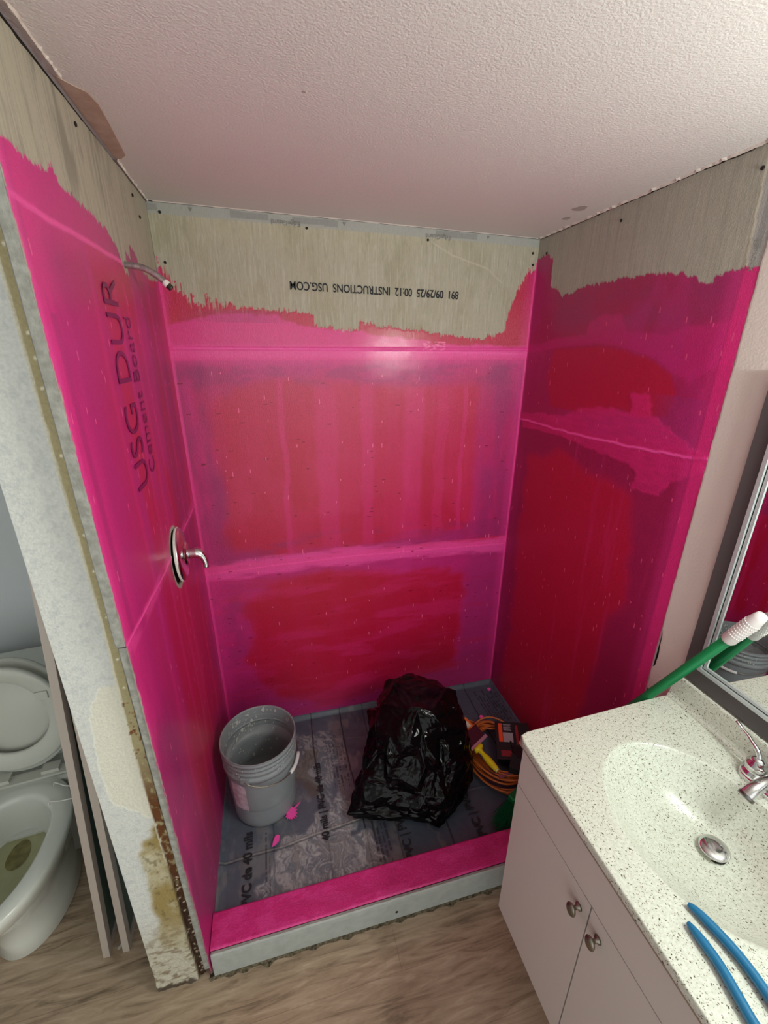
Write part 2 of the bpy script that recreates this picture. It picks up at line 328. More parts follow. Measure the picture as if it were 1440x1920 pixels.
def screw(par, p, d):
    bm = BM(); lathe(bm, [(0, .0012), (.003, .0012), (.0045, .0002), (.0045, -.002)], 12, axisM(p, d)); obj('screw', bm, M_screw, par)
for x, z in ((.522, 2.25), (.986, 2.238), (.031, 2.12), (.038, 2.268), (1.447, 2.215), (1.453, 2.173)): screw(wall_back, (x, -.0028, z), (0, -1, 0))

# -------- left wall: shower side in cement board
def left_front(z): return -(.955+.022*z)
V0, V1 = -.03, 2.345
T, V = wall_grid(0, 1, V0, V1, .0032*1.0); 
nu = 300; T, V = np.meshgrid(np.linspace(0, 1, nu), np.linspace(V0, V1, 720))
YF = -(.955+.022*V); U = YF*(1-T)
P = Paint(U, V, BARE)
P.mix((120, 116, 104), .6*ss(fbm(U, V, .03, .12, 103), .5, .75)*ss(V, 2.05, 2.2)*(1-ss(U, -.6, -.2))); P.mix((150, 146, 134), .5*ss(fbm(U, V, .004, .2, 104, 3), .5, .7))
LT = [(-1.02, 2.135), (-0.973, 2.131), (-0.933, 2.125), (-0.883, 2.124), (-0.826, 2.127), (-0.80, 2.150), (-0.783, 2.124), (-0.709, 2.122), (-0.641, 2.116), (-0.579, 2.111), (-0.51, 2.103), (-0.478, 2.089), (-0.451, 2.064), (-0.43, 2.03), (-0.395, 2.03), (-.390, 2.088), (-0.345, 2.074), (-.335, 2.112), (-0.29, 2.108), (-.24, 2.06), (-0.12, 2.05), (0, 2.06)]
top = np.interp(U, *zip(*LT)); rag = (fbm(U, V, .006, .04, 121, 3)-.5)*.022+(fbm(U, V, .02, .02, 122)-.5)*.012
coat = ss(top+rag-V, -.0015, .0025); ed = (U-YF); coat = coat*ss(ed+(fbm(U, V, .01, .03, 123)-.5)*.018, .002, .006); P.coat = coat
P.mix(MAG, coat)
P.mix(RED2, coat*.85*ss(U, -.9, -.6)*ss(fbm(U, V, .06, .5, 131), .3, .55)*(V < 2.06)); P.mix(RED, coat*.75*ss(fbm(U, V, .07, .4, 132), .5, .7)*ss(U, -.75, -.5)*(V < 1.95)*(1-ss(U, -.12, -.03)))
P.mix(PURP, coat*.6*ss(U, -.36, -.30)*(1-ss(U, -.10, -.05))*ss(fbm(U, V, .05, .4, 133), .35, .6)*(V > 1.0)*(V < 2.03)); P.mix(PURP, coat*.5*(V > 2.055)*ss(U, -.8, -.5))
P.mix(PINK, coat*.55*ss(V, 1.98, 2.05)*(1-ss(U, -.55, -.4)))
P.mix(PINK, coat*.8*(1-ss(ed, .03, .14))*ss(fbm(U, V, .05, .25, 134), .2, .5)); P.mix(HOT, coat*.55*(1-ss(ed, .006, .03)))
P.mix(PURP, coat*.5*ss(ed, .035, .05)*(1-ss(ed, .06, .075))*(V < 1.9)*(V > 1.25))
# lower board
lw = coat*(V < 1.235); P.mix(RED, lw*.6*ss(U, -.75, -.6)*(1-ss(U, -.25, -.12))*ss(fbm(U, V, .12, .5, 135), .3, .6)); P.mix(PURP, lw*.55*ss(fbm(U, V, .1, .35, 136), .45, .65)*(ss(U, -.25, -.1)+1-ss(U, -.85, -.7)))
P.mix(PURP, lw*.45*(1-ss(V, .25, .45))); P.mix(MAG, lw*.5*(1-ss(V, 0, .3)))
for k, x in enumerate((-.72, -.56, -.47, -.39, -.2)): P.mix(PINK, coat*.3*(1-ss(np.abs(U-x-(fbm(U, V, .3, .3, 140+k)-.5)*.05), .004, .02))*(V < 2.0))
P.line(HOT, [(-1.02, 2.06), (-.943, 2.051), (-.46, 2.051), (-.40, 2.04)], .005, coat*(U < -.42), seed=151, wob=.003)
sm = P.line(HOT, [(-1, 1.262), (-.939, 1.258), (-.6, 1.236), (-.3, 1.235), (0, 1.231)], .004, coat, seed=152, wob=.002); P.mix(HOT, coat*.5*(1-ss(np.abs(V-1.24), .008, .03))*ss(fbm(U, V, .06, .02, 153), .3, .6))
P.mix(HOT, coat*.75*ss(U, -.014, -.005)); P.mix(PINK, coat*.45*ss(U, -.09, -.02)*ss(fbm(U, V, .04, .3, 154), .3, .6))
for k in range(160):
    r = np.random.RandomState(k+900); a, b = r.randint(0, nu-4), r.randint(0, 620); l = r.randint(2, 8); P.C[b:b+l, a:a+1] = np.array(s2l((250, 110, 170)))
# cut-out behind the valve plate: bare grey rim and dark hole
vy, vz = -.438, 1.205
d = np.sqrt(((U-vy)/.080)**2+((V-vz)/.108)**2)+(fbm(U, V, .02, .02, 155)-.5)*.12
hole = d < .86; rim = (d >= .86) & (d < 1.0); P.mix((168, 166, 152), rim*1.0); P.mix((24, 20, 16), hole*1.0); P.coat = np.where(d < 1, 0, P.coat)
X = np.zeros_like(U)+coat*.0008+.002*sm*coat+(fbm(U, V, .25, .25, 160)-.5)*.003 - np.where(hole, .008, 0)
gap = .004+.011*ss(-U, 0, .9)+(fbm(U, V*0, .03, 1, 161)-.5)*.006
Zl = np.minimum(V, (H-.0202*U)-gap)
wall_left = grid_obj('wall_left', np.stack([X, U, Zl], -1), P, M_boardL); tag(wall_left, kind='structure')
# board edge (thickness), upper board proud of the lower one
bm = BM(); tube_pts = []
def strip(bm, z0, z1, x0, x1, jog, seed, n=60):
    vs = []
    for i in range(n+1):
        z = z0+(z1-z0)*i/n; y = left_front(z)+jog+.0025*mnoise.noise(Vector((z*22, seed, 0))); vs.append([bm.verts.new(p) for p in ((x0, y+.04, z), (x0, y+.004, z), (x0+.003, y, z), (x1-.002, y, z), (x1-.0002, y+.003, z))])
    for a, b in zip(vs, vs[1:]):
        for k in range(4): bm.faces.new((a[k], a[k+1], b[k+1], b[k]))
    bm.faces.new(vs[0]); bm.faces.new(vs[-1])
strip(bm, 1.262, 2.33, -.020, .0012, -.001, 1); strip(bm, .0, 1.256, -.018, .0012, .004, 2)
obj('board_edge', bm, M_boardedge, wall_left)
obj('board_backing', bx(-.16, -.006, -.93, .03, 2.2, 2.345), M_dark, wall_left)
text('printed_text', 'USG DUR', .155, (.0031, -.585, 1.500), (0, 0.06, 1), (0, -1, 0), M_inkpurple, wall_left, sx=.76, off=-.0008, label='purple-black print showing through the pink membrane')
text('printed_text', 'Cement Board', .085, (.0031, -.500, 1.515), (0, 0.05, 1), (0, -1, 0), M_inkpurple, wall_left, sx=.80, off=-.0008)
for y, z in ((-.615, 2.272), (-.193, 2.262), (-.14, 2.22)): screw(wall_left, (.0028, y, z), (1, 0, 0))

# -------- partition behind it (drywall end, framing, toilet side)
bm = BM(); vs_ = box(bm, -.153, -.032, -.912, .02, FZ, 2.33)
for v_ in vs_:
    if v_.co.x < -.1: v_.co.x = -.1625 if v_.co.z < 0 else -.1455
part = obj('wall_partition', bm, M_wall); tag(part, kind='structure')
obj('framing_gap', bx(-.034, -.0195, -.912, .02, FZ+.03, 2.33), M_dark, part)
nx, nz = 60, 860
S, V = np.meshgrid(np.linspace(0, 1, nx), np.linspace(FZ+.004, 2.33, nz))
xl = -.163+.0075*V; xr = -.0235-.0075*np.minimum(V, 1)-.002*V+(vn(V, V*0, .01, 1, 7)-.5)*.002*(1+3*(1-ss(V, .1, .5)))
U = xl+(xr-xl)*S
P = Paint(U, V, (214, 216, 211)); P.mix((192, 197, 195), .5*ss(fbm(U, V, .012, .012, 201), .5, .7))
we = np.interp(V, [-.07, .1, .43, .70, .947, 1.31, 1.6, 1.89, 2.3], [-.043, -.045, -.047, -.052, -.056, -.050, -.056, -.058, -.064])+(fbm(V, V*0, .03, 1, 202)-.5)*.004
pt = [(-.086, 1.132), (-.119, 1.078), (-.131, .968), (-.136, .846), (-.128, .768), (-.107, .751), (-.053, .695), (-.04, .72), (-.04, 1.13)]
pm = P.poly((222, 220, 204), pt, wu=.006, wv=.008)
P.mix((238, 236, 220), np.clip(blur(pm > .5, 3)-(blur(pm > .5, 3) > .9), 0, 1)*.9*(pm < .6))
stn = blur(pip(U+(fbm(U, V, .05, .13, 204)-.5)*.06, V, [(-.03, .70), (-.080, .66), (-.10, .56), (-.112, .45), (-.122, .33), (-.118, .22), (-.10, .14), (-.03, .10)]), 14)
P.mix((196, 188, 156), stn*.9); P.mix((150, 128, 66), stn*ss(fbm(U, V, .04, .06, 205), .15, .6)*.9); P.mix((100, 84, 50), stn*.6*ss(fbm(U, V, .012, .015, 206), .6, .75))
lwst = (1-ss(V, .08, .34)); P.mix((190, 184, 160), lwst*.8); P.mix((120, 96, 62), lwst*.7*ss(fbm(U, V, .02, .012, 207), .52, .7)); P.mix((60, 42, 26), (1-ss(V+(fbm(U, V, .03, .03, 212)-.5)*.06, -.062, -.048))*.9)
tan = ss(U-we, -.001, .001); P.mix((174, 162, 122), tan); P.mix((236, 232, 210), (1-ss(np.abs(U-we), .001, .003))*.9*(V > .5))
rust = ss(V, .95, .72)+0*V
rmask = tan*np.clip((1-ss(V, .72, .96)), 0, 1); P.mix((108, 62, 22), rmask*ss(fbm(U, V, .012, .02, 208), .30, .5)); P.mix((48, 26, 14), tan*(1-ss(V, .25, .62))*.9); P.mix((120, 70, 30), tan*(V > .9)*(V < 1.08)*ss(fbm(U, V, .01, .012, 209), .6, .68))
for z in (1.12, 1.20, 1.31, 1.42, 1.50, 1.66, 1.78, 1.83, 1.87, 2.0): P.mix((238, 232, 206), tan*(1-ss(np.hypot(U-we-.012, V-z), .002, .004)))
for k in range(40):
    r = np.random.RandomState(k); zz = r.rand()*.5-.05; P.mix((214, 196, 170), tan*(1-ss(np.hypot(U-we-r.rand()*.02, V-zz), .001, .004)))
Yp = np.full_like(U, -.937)+tan*.0025+(1-ss(V, .0, .2))*(fbm(U, V, .02, .02, 210)-.5)*.010 + tan*(1-ss(V, .2, .75))*(.006+.006*fbm(U, V, .01, .01, 211)) - .001*(pm < .5)
endp = grid_obj('wall_end_face', np.stack([U, Yp, V], -1), P, board_mat('drywall_end', (1, 1, 1), .7, .7, 160, .35), part)
endp['label'] = 'water-stained drywall end with tan paper strip and rust-brown rot'

# -------- right wall
U, V = wall_grid(-.955, 0, -.03, H+.03, .0032)
P = Paint(U, V, (178, 176, 162))
P.mix((150, 147, 136), .4*ss(fbm(U, V, .005, .18, 303, 3), .48, .7)); P.mix((196, 190, 172), .5*ss(fbm(U, V, .004, .12, 304, 3), .6, .75)); P.mix((150, 146, 130), .4*fbm(U, V, .12, .2, 305))
tp = np.interp(V, [2.0, 2.16, 2.3], [-.917, -.905, -.90]); P.mix((172, 172, 166), (U < tp)*1.0); blk = (vn(V, U*0, .05, 1, 306) > .5)*(np.abs(U+.93) < .008)*(V > 2.07); P.mix((140, 140, 138), blk*.7); P.mix((210, 206, 186), (np.abs(U-tp) < .003)*.7)
RT = sorted([(0.0, 2.19), (-0.02, 2.193), (-0.068, 2.199), (-0.105, 2.185), (-0.112, 2.179), (-0.118, 2.074), (-0.157, 2.071), (-0.204, 2.038), (-0.252, 2.042), (-0.338, 2.057), (-0.492, 2.06), (-0.622, 2.061), (-0.701, 2.048), (-0.784, 2.032), (-0.799, 2.013), (-0.836, 2.005), (-0.841, 2.025), (-0.908, 2.031), (-0.96, 2.029)])
top = np.interp(U, *zip(*RT)); rag = (fbm(U, V, .008, .03, 321, 3)-.5)*.022+(fbm(U, V, .02, .02, 322)-.5)*.008
coat = ss(top+rag-V, -.0015, .0025)*ss(U+(fbm(V, U*0, .01, 1, 323)-.5)*.006, -.951, -.949); P.coat = coat
P.mix((172, 28, 88), coat)
P.mix(PURP, coat*.5*ss(V, 1.88, 1.95)*ss(fbm(U, V, .2, .1, 330), .3, .6))
pa = [(0, 1.86), (-.082, 1.861), (-.148, 1.881), (-.378, 1.896), (-.387, 1.937), (-.454, 1.957), (-.537, 1.952), (-.565, 1.903), (-.728, 1.886), (-.797, 1.909), (-.889, 1.91), (-.95, 1.935), (-.95, 1.82), (-.901, 1.802), (-.839, 1.762), (-.774, 1.787), (-.7, 1.824), (-.563, 1.851), (-.46, 1.863), (-.265, 1.854), (-.061, 1.832), (0, 1.83)]
a1 = P.poly(PINK, pa, .0); P.mix((196, 34, 112), a1*coat*.85)
arc = blur(pip(U+(fbm(U, V, .06, .06, 331)-.5)*.02, V, [(-.2, 1.845), (-.46, 1.855), (-.563, 1.845), (-.7, 1.818), (-.774, 1.78), (-.8, 1.74), (-.80, 1.66), (-.5, 1.62), (-.22, 1.62), (-.17, 1.75)]), 6); P.mix(RED, coat*arc*.9)
P.mix(PURP, coat*.5*(V > 1.58)*(V < 1.72)*(1-ss(U, -.8, -.7))); P.mix(MAG, coat*.4*ss(fbm(U, V, .1, .2, 332), .45, .7)*(V > 1.56)*(1-arc))
lowr = coat*(V < 1.53); rz = blur(pip(U+(fbm(U, V, .15, .2, 333)-.5)*.16, V+(fbm(U, V, .15, .2, 334)-.5)*.14, [(-.12, 1.40), (-.377, 1.44), (-.72, 1.40), (-.80, 1.11), (-.76, .857), (-.70, .5), (-.6, .02), (-.10, .02)]), 50)
P.mix((150, 22, 74), lowr*(1-rz)*.6); P.mix(RED, lowr*rz*.95); P.mix(PINK, lowr*.2*ss(fbm(U, V, .03, .5, 335), .55, .75)*(U < -.4))
lens = [(-.018, 1.568), (-.324, 1.60), (-.42, 1.64), (-.563, 1.66), (-.654, 1.654), (-.634, 1.714), (-.711, 1.721), (-.733, 1.654), (-.819, 1.625), (-.918, 1.583), (-.942, 1.574), (-.937, 1.532), (-.86, 1.476), (-.818, 1.421), (-.711, 1.414), (-.731, 1.465), (-.69, 1.491), (-.478, 1.499), (-.347, 1.514), (-.032, 1.505)]
P.mix(PURP, coat*blur(pip(U, V, [(-.38, 1.62), (-.6, 1.66), (-.9, 1.60), (-.95, 1.7), (-.93, 1.62), (-.5, 1.55)]), 5)*.5)
lm = blur(pip(U+(fbm(U, V, .03, .01, 336)-.5)*.03, V+(fbm(U, V, .03, .012, 337)-.5)*.02, lens), 2); P.mix((226, 40, 124), coat*lm*(.55+.5*(fbm(U, V, .05, .008, 338)-.4)))
bump_line = P.line(HOT, [(-.95, 1.570), (-.922, 1.565), (-.705, 1.548), (-.396, 1.538), (0, 1.537)], .004, coat, seed=341, wob=.006)
P.mix((228, 40, 118), coat*.75*(1-ss(U, -.915, -.905))); P.mix((120, 14, 60), coat*.5*(1-ss(np.abs(U+.907+.01*(V-1.5)), .001, .004))); P.mix(PINK, coat*.35*(1-ss(U, -.90, -.86)))
P.mix(HOT, coat*.65*ss(U, -.012, -.004)); P.mix(MAG, coat*.35*ss(U, -.1, -.02)*ss(fbm(U, V, .04, .3, 342), .3, .6))
for k in range(160):
    r = np.random.RandomState(k+1900); a, b = r.randint(0, U.shape[1]-4), r.randint(0, 620); l = r.randint(2, 7); P.C[b:b+l, a:a+1] = np.array(s2l((235, 90, 140)))
X = W-coat*.0008-.002*bump_line*coat-(fbm(U, V, .25, .25, 360)-.5)*.003-.0012*lm*coat
gap = .003+.004*fbm(U, V*0, .03, 1, 361)
Zr = np.minimum(V, H-.0206*W-.0202*U-gap)
wall_right = grid_obj('wall_right', np.stack([X, U, Zr], -1), P, board_mat('cement_board_right', (9, 9, .8), .5, .85, bstr=.3)); tag(wall_right, kind='structure')
obj('board_backing', bx(W+.005, W+.06, -.95, .05, FZ, 2.32), M_dark, wall_right)
for y, z in ((-.894, 2.236), (-.461, 2.23), (-.063, 2.206)): screw(wall_right, (W-.003, y, z), (-1, 0, 0))
text('printed_text', 'Durock', .022, (W-.003, -.935, 2.09), (0, 0, -1), (0, 1, 0), M_inkfaint, wall_right)
# drywall strip and mirror wall, torn edge beside the board
bm = BM(); n = 160; A = []; 
for i in range(n+1):
    z = FZ+(2.34-FZ)*i/n
    y = -.9515+.004*mnoise.noise(Vector((z*14, 3, 0)))+.002*mnoise.noise(Vector((z*60, 9, 0))); 
    if z < 1.1: y -= .012*(1 if mnoise.noise(Vector((z*9, 1, 1))) > -.05 else .2)*min(1, (1.1-z)*6)
    A.append([bm.verts.new(p) for p in ((W+.06, y, z), (W-.002, y, z), (W-.0025, y-.004, z), (W-.003, -3.2, z), (W+.06, -3.2, z))])
for a, b in zip(A, A[1:]):
    for k in range(4): bm.faces.new((a[k], a[k+1], b[k+1], b[k]))
mirror_wall = obj('wall_right_drywall', bm, M_wallwarm); tag(mirror_wall, kind='structure')
# peeled paper shreds along right ceiling joint and left ceiling joint
def shreds(y0, y1, xf, side, seed, w, zoff=0):
    bm = BM(); r = random.Random(seed); y = y0; n = 160; prev = None
    for i in range(n+1):
        y = y0+(y1-y0)*i/n; ww = w*(.35+.9*abs(mnoise.noise(Vector((y*25, seed, 0))))+.5*(r.random() < .1)); x = xf
        z = ceil_z(x, y)-.0005
        row = [bm.verts.new(p) for p in ((x, y, z-.004*r.random()-.0015), (x+side*ww*.5, y, z-.004-.002*r.random()), (x+side*ww, y, z+.001))]
        if prev:
            for k in range(2): bm.faces.new((prev[k], prev[k+1], row[k+1], row[k]))
        prev = row
    return bm
M_shred = mat('peeled_ceiling_paper', (216, 206, 196), .8, bump=(200, .4, .002))
obj('peeled_joint_paper', shreds(-1.6, 0, W-.004, -1, 3, .012), M_shred, ceiling); obj('peeled_joint_paper', shreds(-.33, 0, .004, 1, 5, .006), M_shred, ceiling)
obj('peeled_joint_paper', shreds(-1.5, -.70, .014, 1, 6, .006), M_shred, ceiling)
bm = BM(); A = []
for i in range(81):
    x = .02+(W-.03)*i/80; w_ = .003+.006*abs(mnoise.noise(Vector((x*20, 2, 2)))); A.append([bm.verts.new(p) for p in ((x, -.0015, ceil_z(x, 0)-w_*.7), (x, -w_, ceil_z(x, 0)+.001))])
for a, b in zip(A, A[1:]): bm.faces.new((a[0], a[1], b[1], b[0]))
obj('peeled_joint_paper', bm, M_shred, ceiling)
# toilet alcove: back wall and far left wall
tag(obj('wall_toilet_back', bx(-1.45, -.156, 0.0, .06, FZ, 2.33), M_wall), kind='structure')
tag(obj('wall_toilet_left', bx(-1.45, -1.38, -3.2, 0, FZ, 2.37), M_wall), kind='structure')

# ------------------------------------------------------------------ shower pan liner
U, V = np.meshgrid(np.linspace(0.001, W-.001, 480), np.linspace(-.822, -.001, 268))
P = Paint(U, V, (74, 84, 98)); P.mix((94, 104, 116), .6*ss(fbm(U, V, .3, .2, 401), .45, .65)); P.mix((62, 70, 84), .5*ss(U, .7, 1.2))
# dried plaster dust, swirled
wu = U+(fbm(U, V, .09, .09, 402)-.5)*.16; wv = V+(fbm(U, V, .09, .09, 403)-.5)*.16
dz = blur(pip(wu, wv, [(.13, -.83), (.2, -.66), (.28, -.6), (.40, -.54), (.52, -.46), (.56, -.56), (.50, -.66), (.60, -.70), (.62, -.83)]), 5)
dz2 = blur(pip(wu, wv, [(.30, -.12), (.46, -.12), (.58, -.22), (.50, -.40), (.44, -.52), (.40, -.40), (.30, -.25)]), 5)
sw = fbm(wu*1+V*.4, wv, .006, .03, 404, 5)*.75+.25*fbm(U, V, .05, .05, 407); P.mix((172, 172, 174), np.clip(dz*(.22+1.3*ss(sw, .36, .74)*ss(fbm(U+V*.5, V, .02, .09, 408), .2, .6)), 0, .88)); P.mix((158, 158, 160), np.clip(dz2*(.12+1.1*ss(sw, .40, .72)), 0, .7))
P.mix((150, 146, 144), .35*ss(fbm(U, V, .06, .12, 405), .55, .7)*(U < .7)); P.mix((120, 116, 112), .4*ss(fbm(wu, wv, .02, .1, 406), .55, .7)*(V < -.5)*(U < .9))
P.mix((96, 88, 74), .6*blur(pip(wu, wv, [(.33, -.22), (.42, -.22), (.42, -.45), (.36, -.47)]), 4))
# fold ridges
f1 = P.line((178, 168, 150), [(0, -.645), (.117, -.634), (.239, -.635), (.388, -.615), (.60, -.60)], .0022, .3*(U < .6), seed=411, wob=.004); P.line((40, 42, 46), [(0, -.652), (.117, -.641), (.239, -.642), (.388, -.622), (.60, -.607)], .003, .6*(U < .6), seed=411, wob=.004)
f3 = P.line((120, 120, 124), [(.30, -.128), (.66, -.205)], .0015, .6*((U > .3) & (U < .66)), seed=412)
# printed border lines and small illegible print rows, running front to back
for x, a_ in ((.412, .9), (.566, .9), (.900, .9), (1.296, .95), (.20, .5), (.69, .6)): P.mix((24, 24, 30), a_*(1-ss(np.abs(U-x-.006*np.sin(V*7)), .002, .0042))*(1-.7*dz))
for (x0, x1, y0, y1, dark) in ((.462, .560, -.43, -.155, (36, 36, 42)), (1.335, 1.462, -.60, -.05, (30, 30, 36)), (.60, .66, -.80, -.58, (44, 44, 50)), (.17, .19, -.80, -.56, (44, 44, 50))):
    row = ((U-x0) % .0155) < .009; ch = (vn(U*0+np.floor((U-x0)/.0155), V, 1, .006, 421) > .42); inb = (U > x0) & (U < x1) & (V > y0+.03*np.sin(U*300)) & (V < y1-.05*np.abs(np.sin(np.floor((U-x0)/.0155)*2.1))); P.mix(dark, (row & ch & inb)*.75*(1-.5*dz2))
ridge = f1*.003+f3*.002
edge = np.minimum(np.minimum(U, W-U), -V); Zq = .0+ridge+.018*(1-ss(edge, 0, .028))+(fbm(U, V, .16, .16, 430)-.5)*.006+.003*dz*ss(sw, .4, .7)
P.coat = 1-.8*np.clip(dz+dz2, 0, 1)
M_liner = board_mat('grey_pvc_liner', (1, 1, 1), .5, .85, 40, .12)
liner = grid_obj('shower_pan_liner', np.stack([U, V, Zq-.008], -1), P, M_liner)
tag(liner, 'dark grey printed PVC sheet lining the shower floor, streaked with pale dust', 'shower liner')
LX, LY = (0, 1, 0), (-1, 0, 0)
text('printed_text', 'PVC de 40 mils', .046, (.122, -.815, -.001), LX, LY, M_ink, liner, sx=.93, off=.0014)
text('printed_text', '40 mils | PVC de 40 mils', .042, (.424, -.66, -.001), LX, LY, M_ink, liner, sx=.86, off=.0014)
text('printed_text', 'PVC | PVC de 40 mils', .050, (1.045, -.80, -.001), (-.03, 1, 0), LY, M_ink, liner, sx=.85, off=.0014)
text('printed_text', 'PVC | PVC de 40 mils', .050, (.738, -.81, -.001), (-.03, 1, 0), LY, M_ink, liner, sx=.85, off=.0014)
obj('liner_bed', bx(0.001, W-.001, -.82, -.001, FZ, -.02), M_dark, liner)

# ------------------------------------------------------------------ shower curb
t = empty('shower_curb', (.0, -.88, FZ)); tag(t, 'low curb across the shower front, bright pink top and bare grey board face', 'shower curb')
U, V = np.meshgrid(np.linspace(.004, W-.002, 440), np.linspace(-.931, -.824, 40))
P = Paint(U, V, (206, 38, 122)); P.mix((226, 66, 150), .5*ss(fbm(U, V, .05, .03, 501), .45, .65)); P.mix((188, 30, 106), .4*ss(fbm(U, V, .2, .05, 502), .5, .7)); P.coat = P.coat+1
Zc = .048+(fbm(U, V, .2, .2, 503)-.5)*.004-.004*(1-ss(V+.931, 0, .004))-.006*ss(V+.824, -.006, 0)
M_curb = board_mat('pink_membrane_top', (1, 1, 1), .55, .8, 120, .5)
o = grid_obj('membrane_top', np.stack([U, V+.88, Zc-FZ], -1), P, M_curb, t)
M_pinkside = mat('pink_membrane_side', (205, 30, 98), .5, bump=(90, .3, .003))
obj('core', bx(.002, W-.003, -.046, .054, 0.0, .1165), M_pinkside, t, bevel=.002)
bm = BM(); n = 110; A = []
for i in range(n+1):
    x = .006+(W-.012)*i/n; j = .0016*mnoise.noise(Vector((x*30, 5, 0)))
    A.append([bm.verts.new(p) for p in ((x, -.0515, .116+j), (x, -.060, .119+j*2), (x, -.064, .1145+j), (x, -.0655+j*.5, .10), (x, -.0655, .012), (x, -.0515, .012))])
for a, b in zip(A, A[1:]):
    for k in range(6): bm.faces.new((a[k], a[(k+1) % 6], b[(k+1) % 6], b[k]))
bm.faces.new(A[0]); bm.faces.new(list(reversed(A[-1])))
M_front = mat('grey_board_face', (172, 177, 172), .8, bump=(150, .35, .002), var=(30, .5, (1, 1, 1), (150, 154, 148)))
fb = obj('front_board', bm, M_front, t); fb['label'] = 'bare grey cement board strip'
for x in (.62, 1.05): 
    bm = BM(); lathe(bm, [(0, .001), (.004, .001), (.005, -.001)], 12, axisM((x, -.0665, .05), (0, -1, 0))); obj('screw', bm, M_screw, t)
bm = BM(); A = []
for i in range(201):
    x = -.01+(W-.0)*i/200; h_ = .0015+.013*max(0, mnoise.noise(Vector((x*30, 1, 4)))); dpt = .003+.016*max(0, mnoise.noise(Vector((x*26, 7, 4)))+.1)
    A.append([bm.verts.new(p) for p in ((x, -.064, h_+.006), (x, -.068, h_), (x, -.0655-dpt, .0005), (x, -.05, .0005))])
for a, b in zip(A, A[1:]):
    for k in range(4): bm.faces.new((a[k], a[(k+1) % 4], b[(k+1) % 4], b[k]))
obj('mortar_debris', bm, mat('dirty_mortar_crumbs', (120, 110, 88), .95, bump=(200, .9, .006), var=(110, .9, (1, 1, 1), (48, 40, 30))), t)

# ------------------------------------------------------------------ bucket
BX, BY = .177, -.415
t = empty('bucket', (BX, BY, 0)); tag(t, 'tall grey plastic bucket splashed with dried white compound, in left shower corner', 'bucket')
M_bucket = mat('grey_bucket_plastic', (138, 145, 148), .42, bump=(40, .1, .002), var=(18, .5, (1, 1, .6), (122, 128, 131)))
hB = .372
def br_(z): return .128+.0165*z/hB
bm = BM(); prof = [(0, .006), (.118, .006), (.126, .0), (.129, .004)]
prof += [(br_(z), z) for z in (.02, .1, .2, .272)]
z = .275
for zc, w_, e in ((.283, .012, .008), (.312, .006, .006), (.336, .006, .007), (.358, .008, .007)):
    prof += [(br_(zc), zc-w_), (br_(zc)+e, zc-w_+.002), (br_(zc)+e, zc+w_-.002), (br_(zc)+.001, zc+w_)]
prof += [(.1495, hB-.004), (.150, hB), (.1465, hB), (.1440, hB-.006), (.1415, .28), (.1345, .12), (.1245, .010), (0, .010)]
lathe(bm, prof, 72)
body = obj('body', bm, M_bucket, t, smooth=True)
# compound splashes inside, as thin blobs
M_splash = mat('dried_white_compound', (196, 198, 192), .8)
r = random.Random(4); bm = BM()
for k in range(150):
    th = r.gauss(2.0, .75); zz = .36-abs(r.gauss(0, .10)); 
    if zz < .08: continue
    rr = .1245+(.1440-.1245)*(zz/hB)-.0012; s_ = r.uniform(.0012, .0042)*(2.1 if r.random() < .15 else 1)
    c = Vector((rr*math.cos(th), rr*math.sin(th), zz)); tx = Vector((-math.sin(th), math.cos(th), 0)); n_ = r.randint(5, 8); ang = r.random()*3
    vs = [bm.verts.new(c+(tx*math.cos(ang+2*math.pi*i/n_)*s_*r.uniform(.5, 1.2)+Vector((0, 0, 1))*math.sin(ang+2*math.pi*i/n_)*s_*r.uniform(.8, 2.2))) for i in range(n_)]; bm.faces.new(vs)
for k in range(50):
    th = r.uniform(3.4, 6.0); zz = r.uniform(.29, .37); rr = br_(zz)+.0085; s_ = r.uniform(.001, .003); c = Vector((rr*math.cos(th), rr*math.sin(th), zz)); tx = Vector((-math.sin(th), math.cos(th), 0))
    vs = [bm.verts.new(c+(tx*math.cos(i)*s_+Vector((0, 0, 1))*math.sin(i)*s_*1.6)) for i in range(6)]; bm.faces.new(vs)
sp = obj('compound_splashes', bm, M_splash, body); sp['kind'] = 'stuff'
# label
def curved_patch(th0, th1, z0, z1, off, seed=0, n=14):
    bm = BM(); A = []
    for i in range(n+1):
        th = th0+(th1-th0)*i/n; A.append([bm.verts.new(((br_(z)+off)*math.cos(th), (br_(z)+off)*math.sin(th), z+.006*mnoise.noise(Vector((th*9, z*30, seed))))) for z in np.linspace(z0, z1, 9)])
    for a, b in zip(A, A[1:]):
        for k in range(8): bm.faces.new((a[k], b[k], b[k+1], a[k+1]))
    return bm
lb = obj('paper_label', curved_patch(3.75, 4.27, .10, .245, .0016), mat('worn_label', (170, 146, 160), .7, var=(35, .9, (1, 1, 1), (214, 200, 208))), t); lb['label'] = 'worn pinkish paper label'
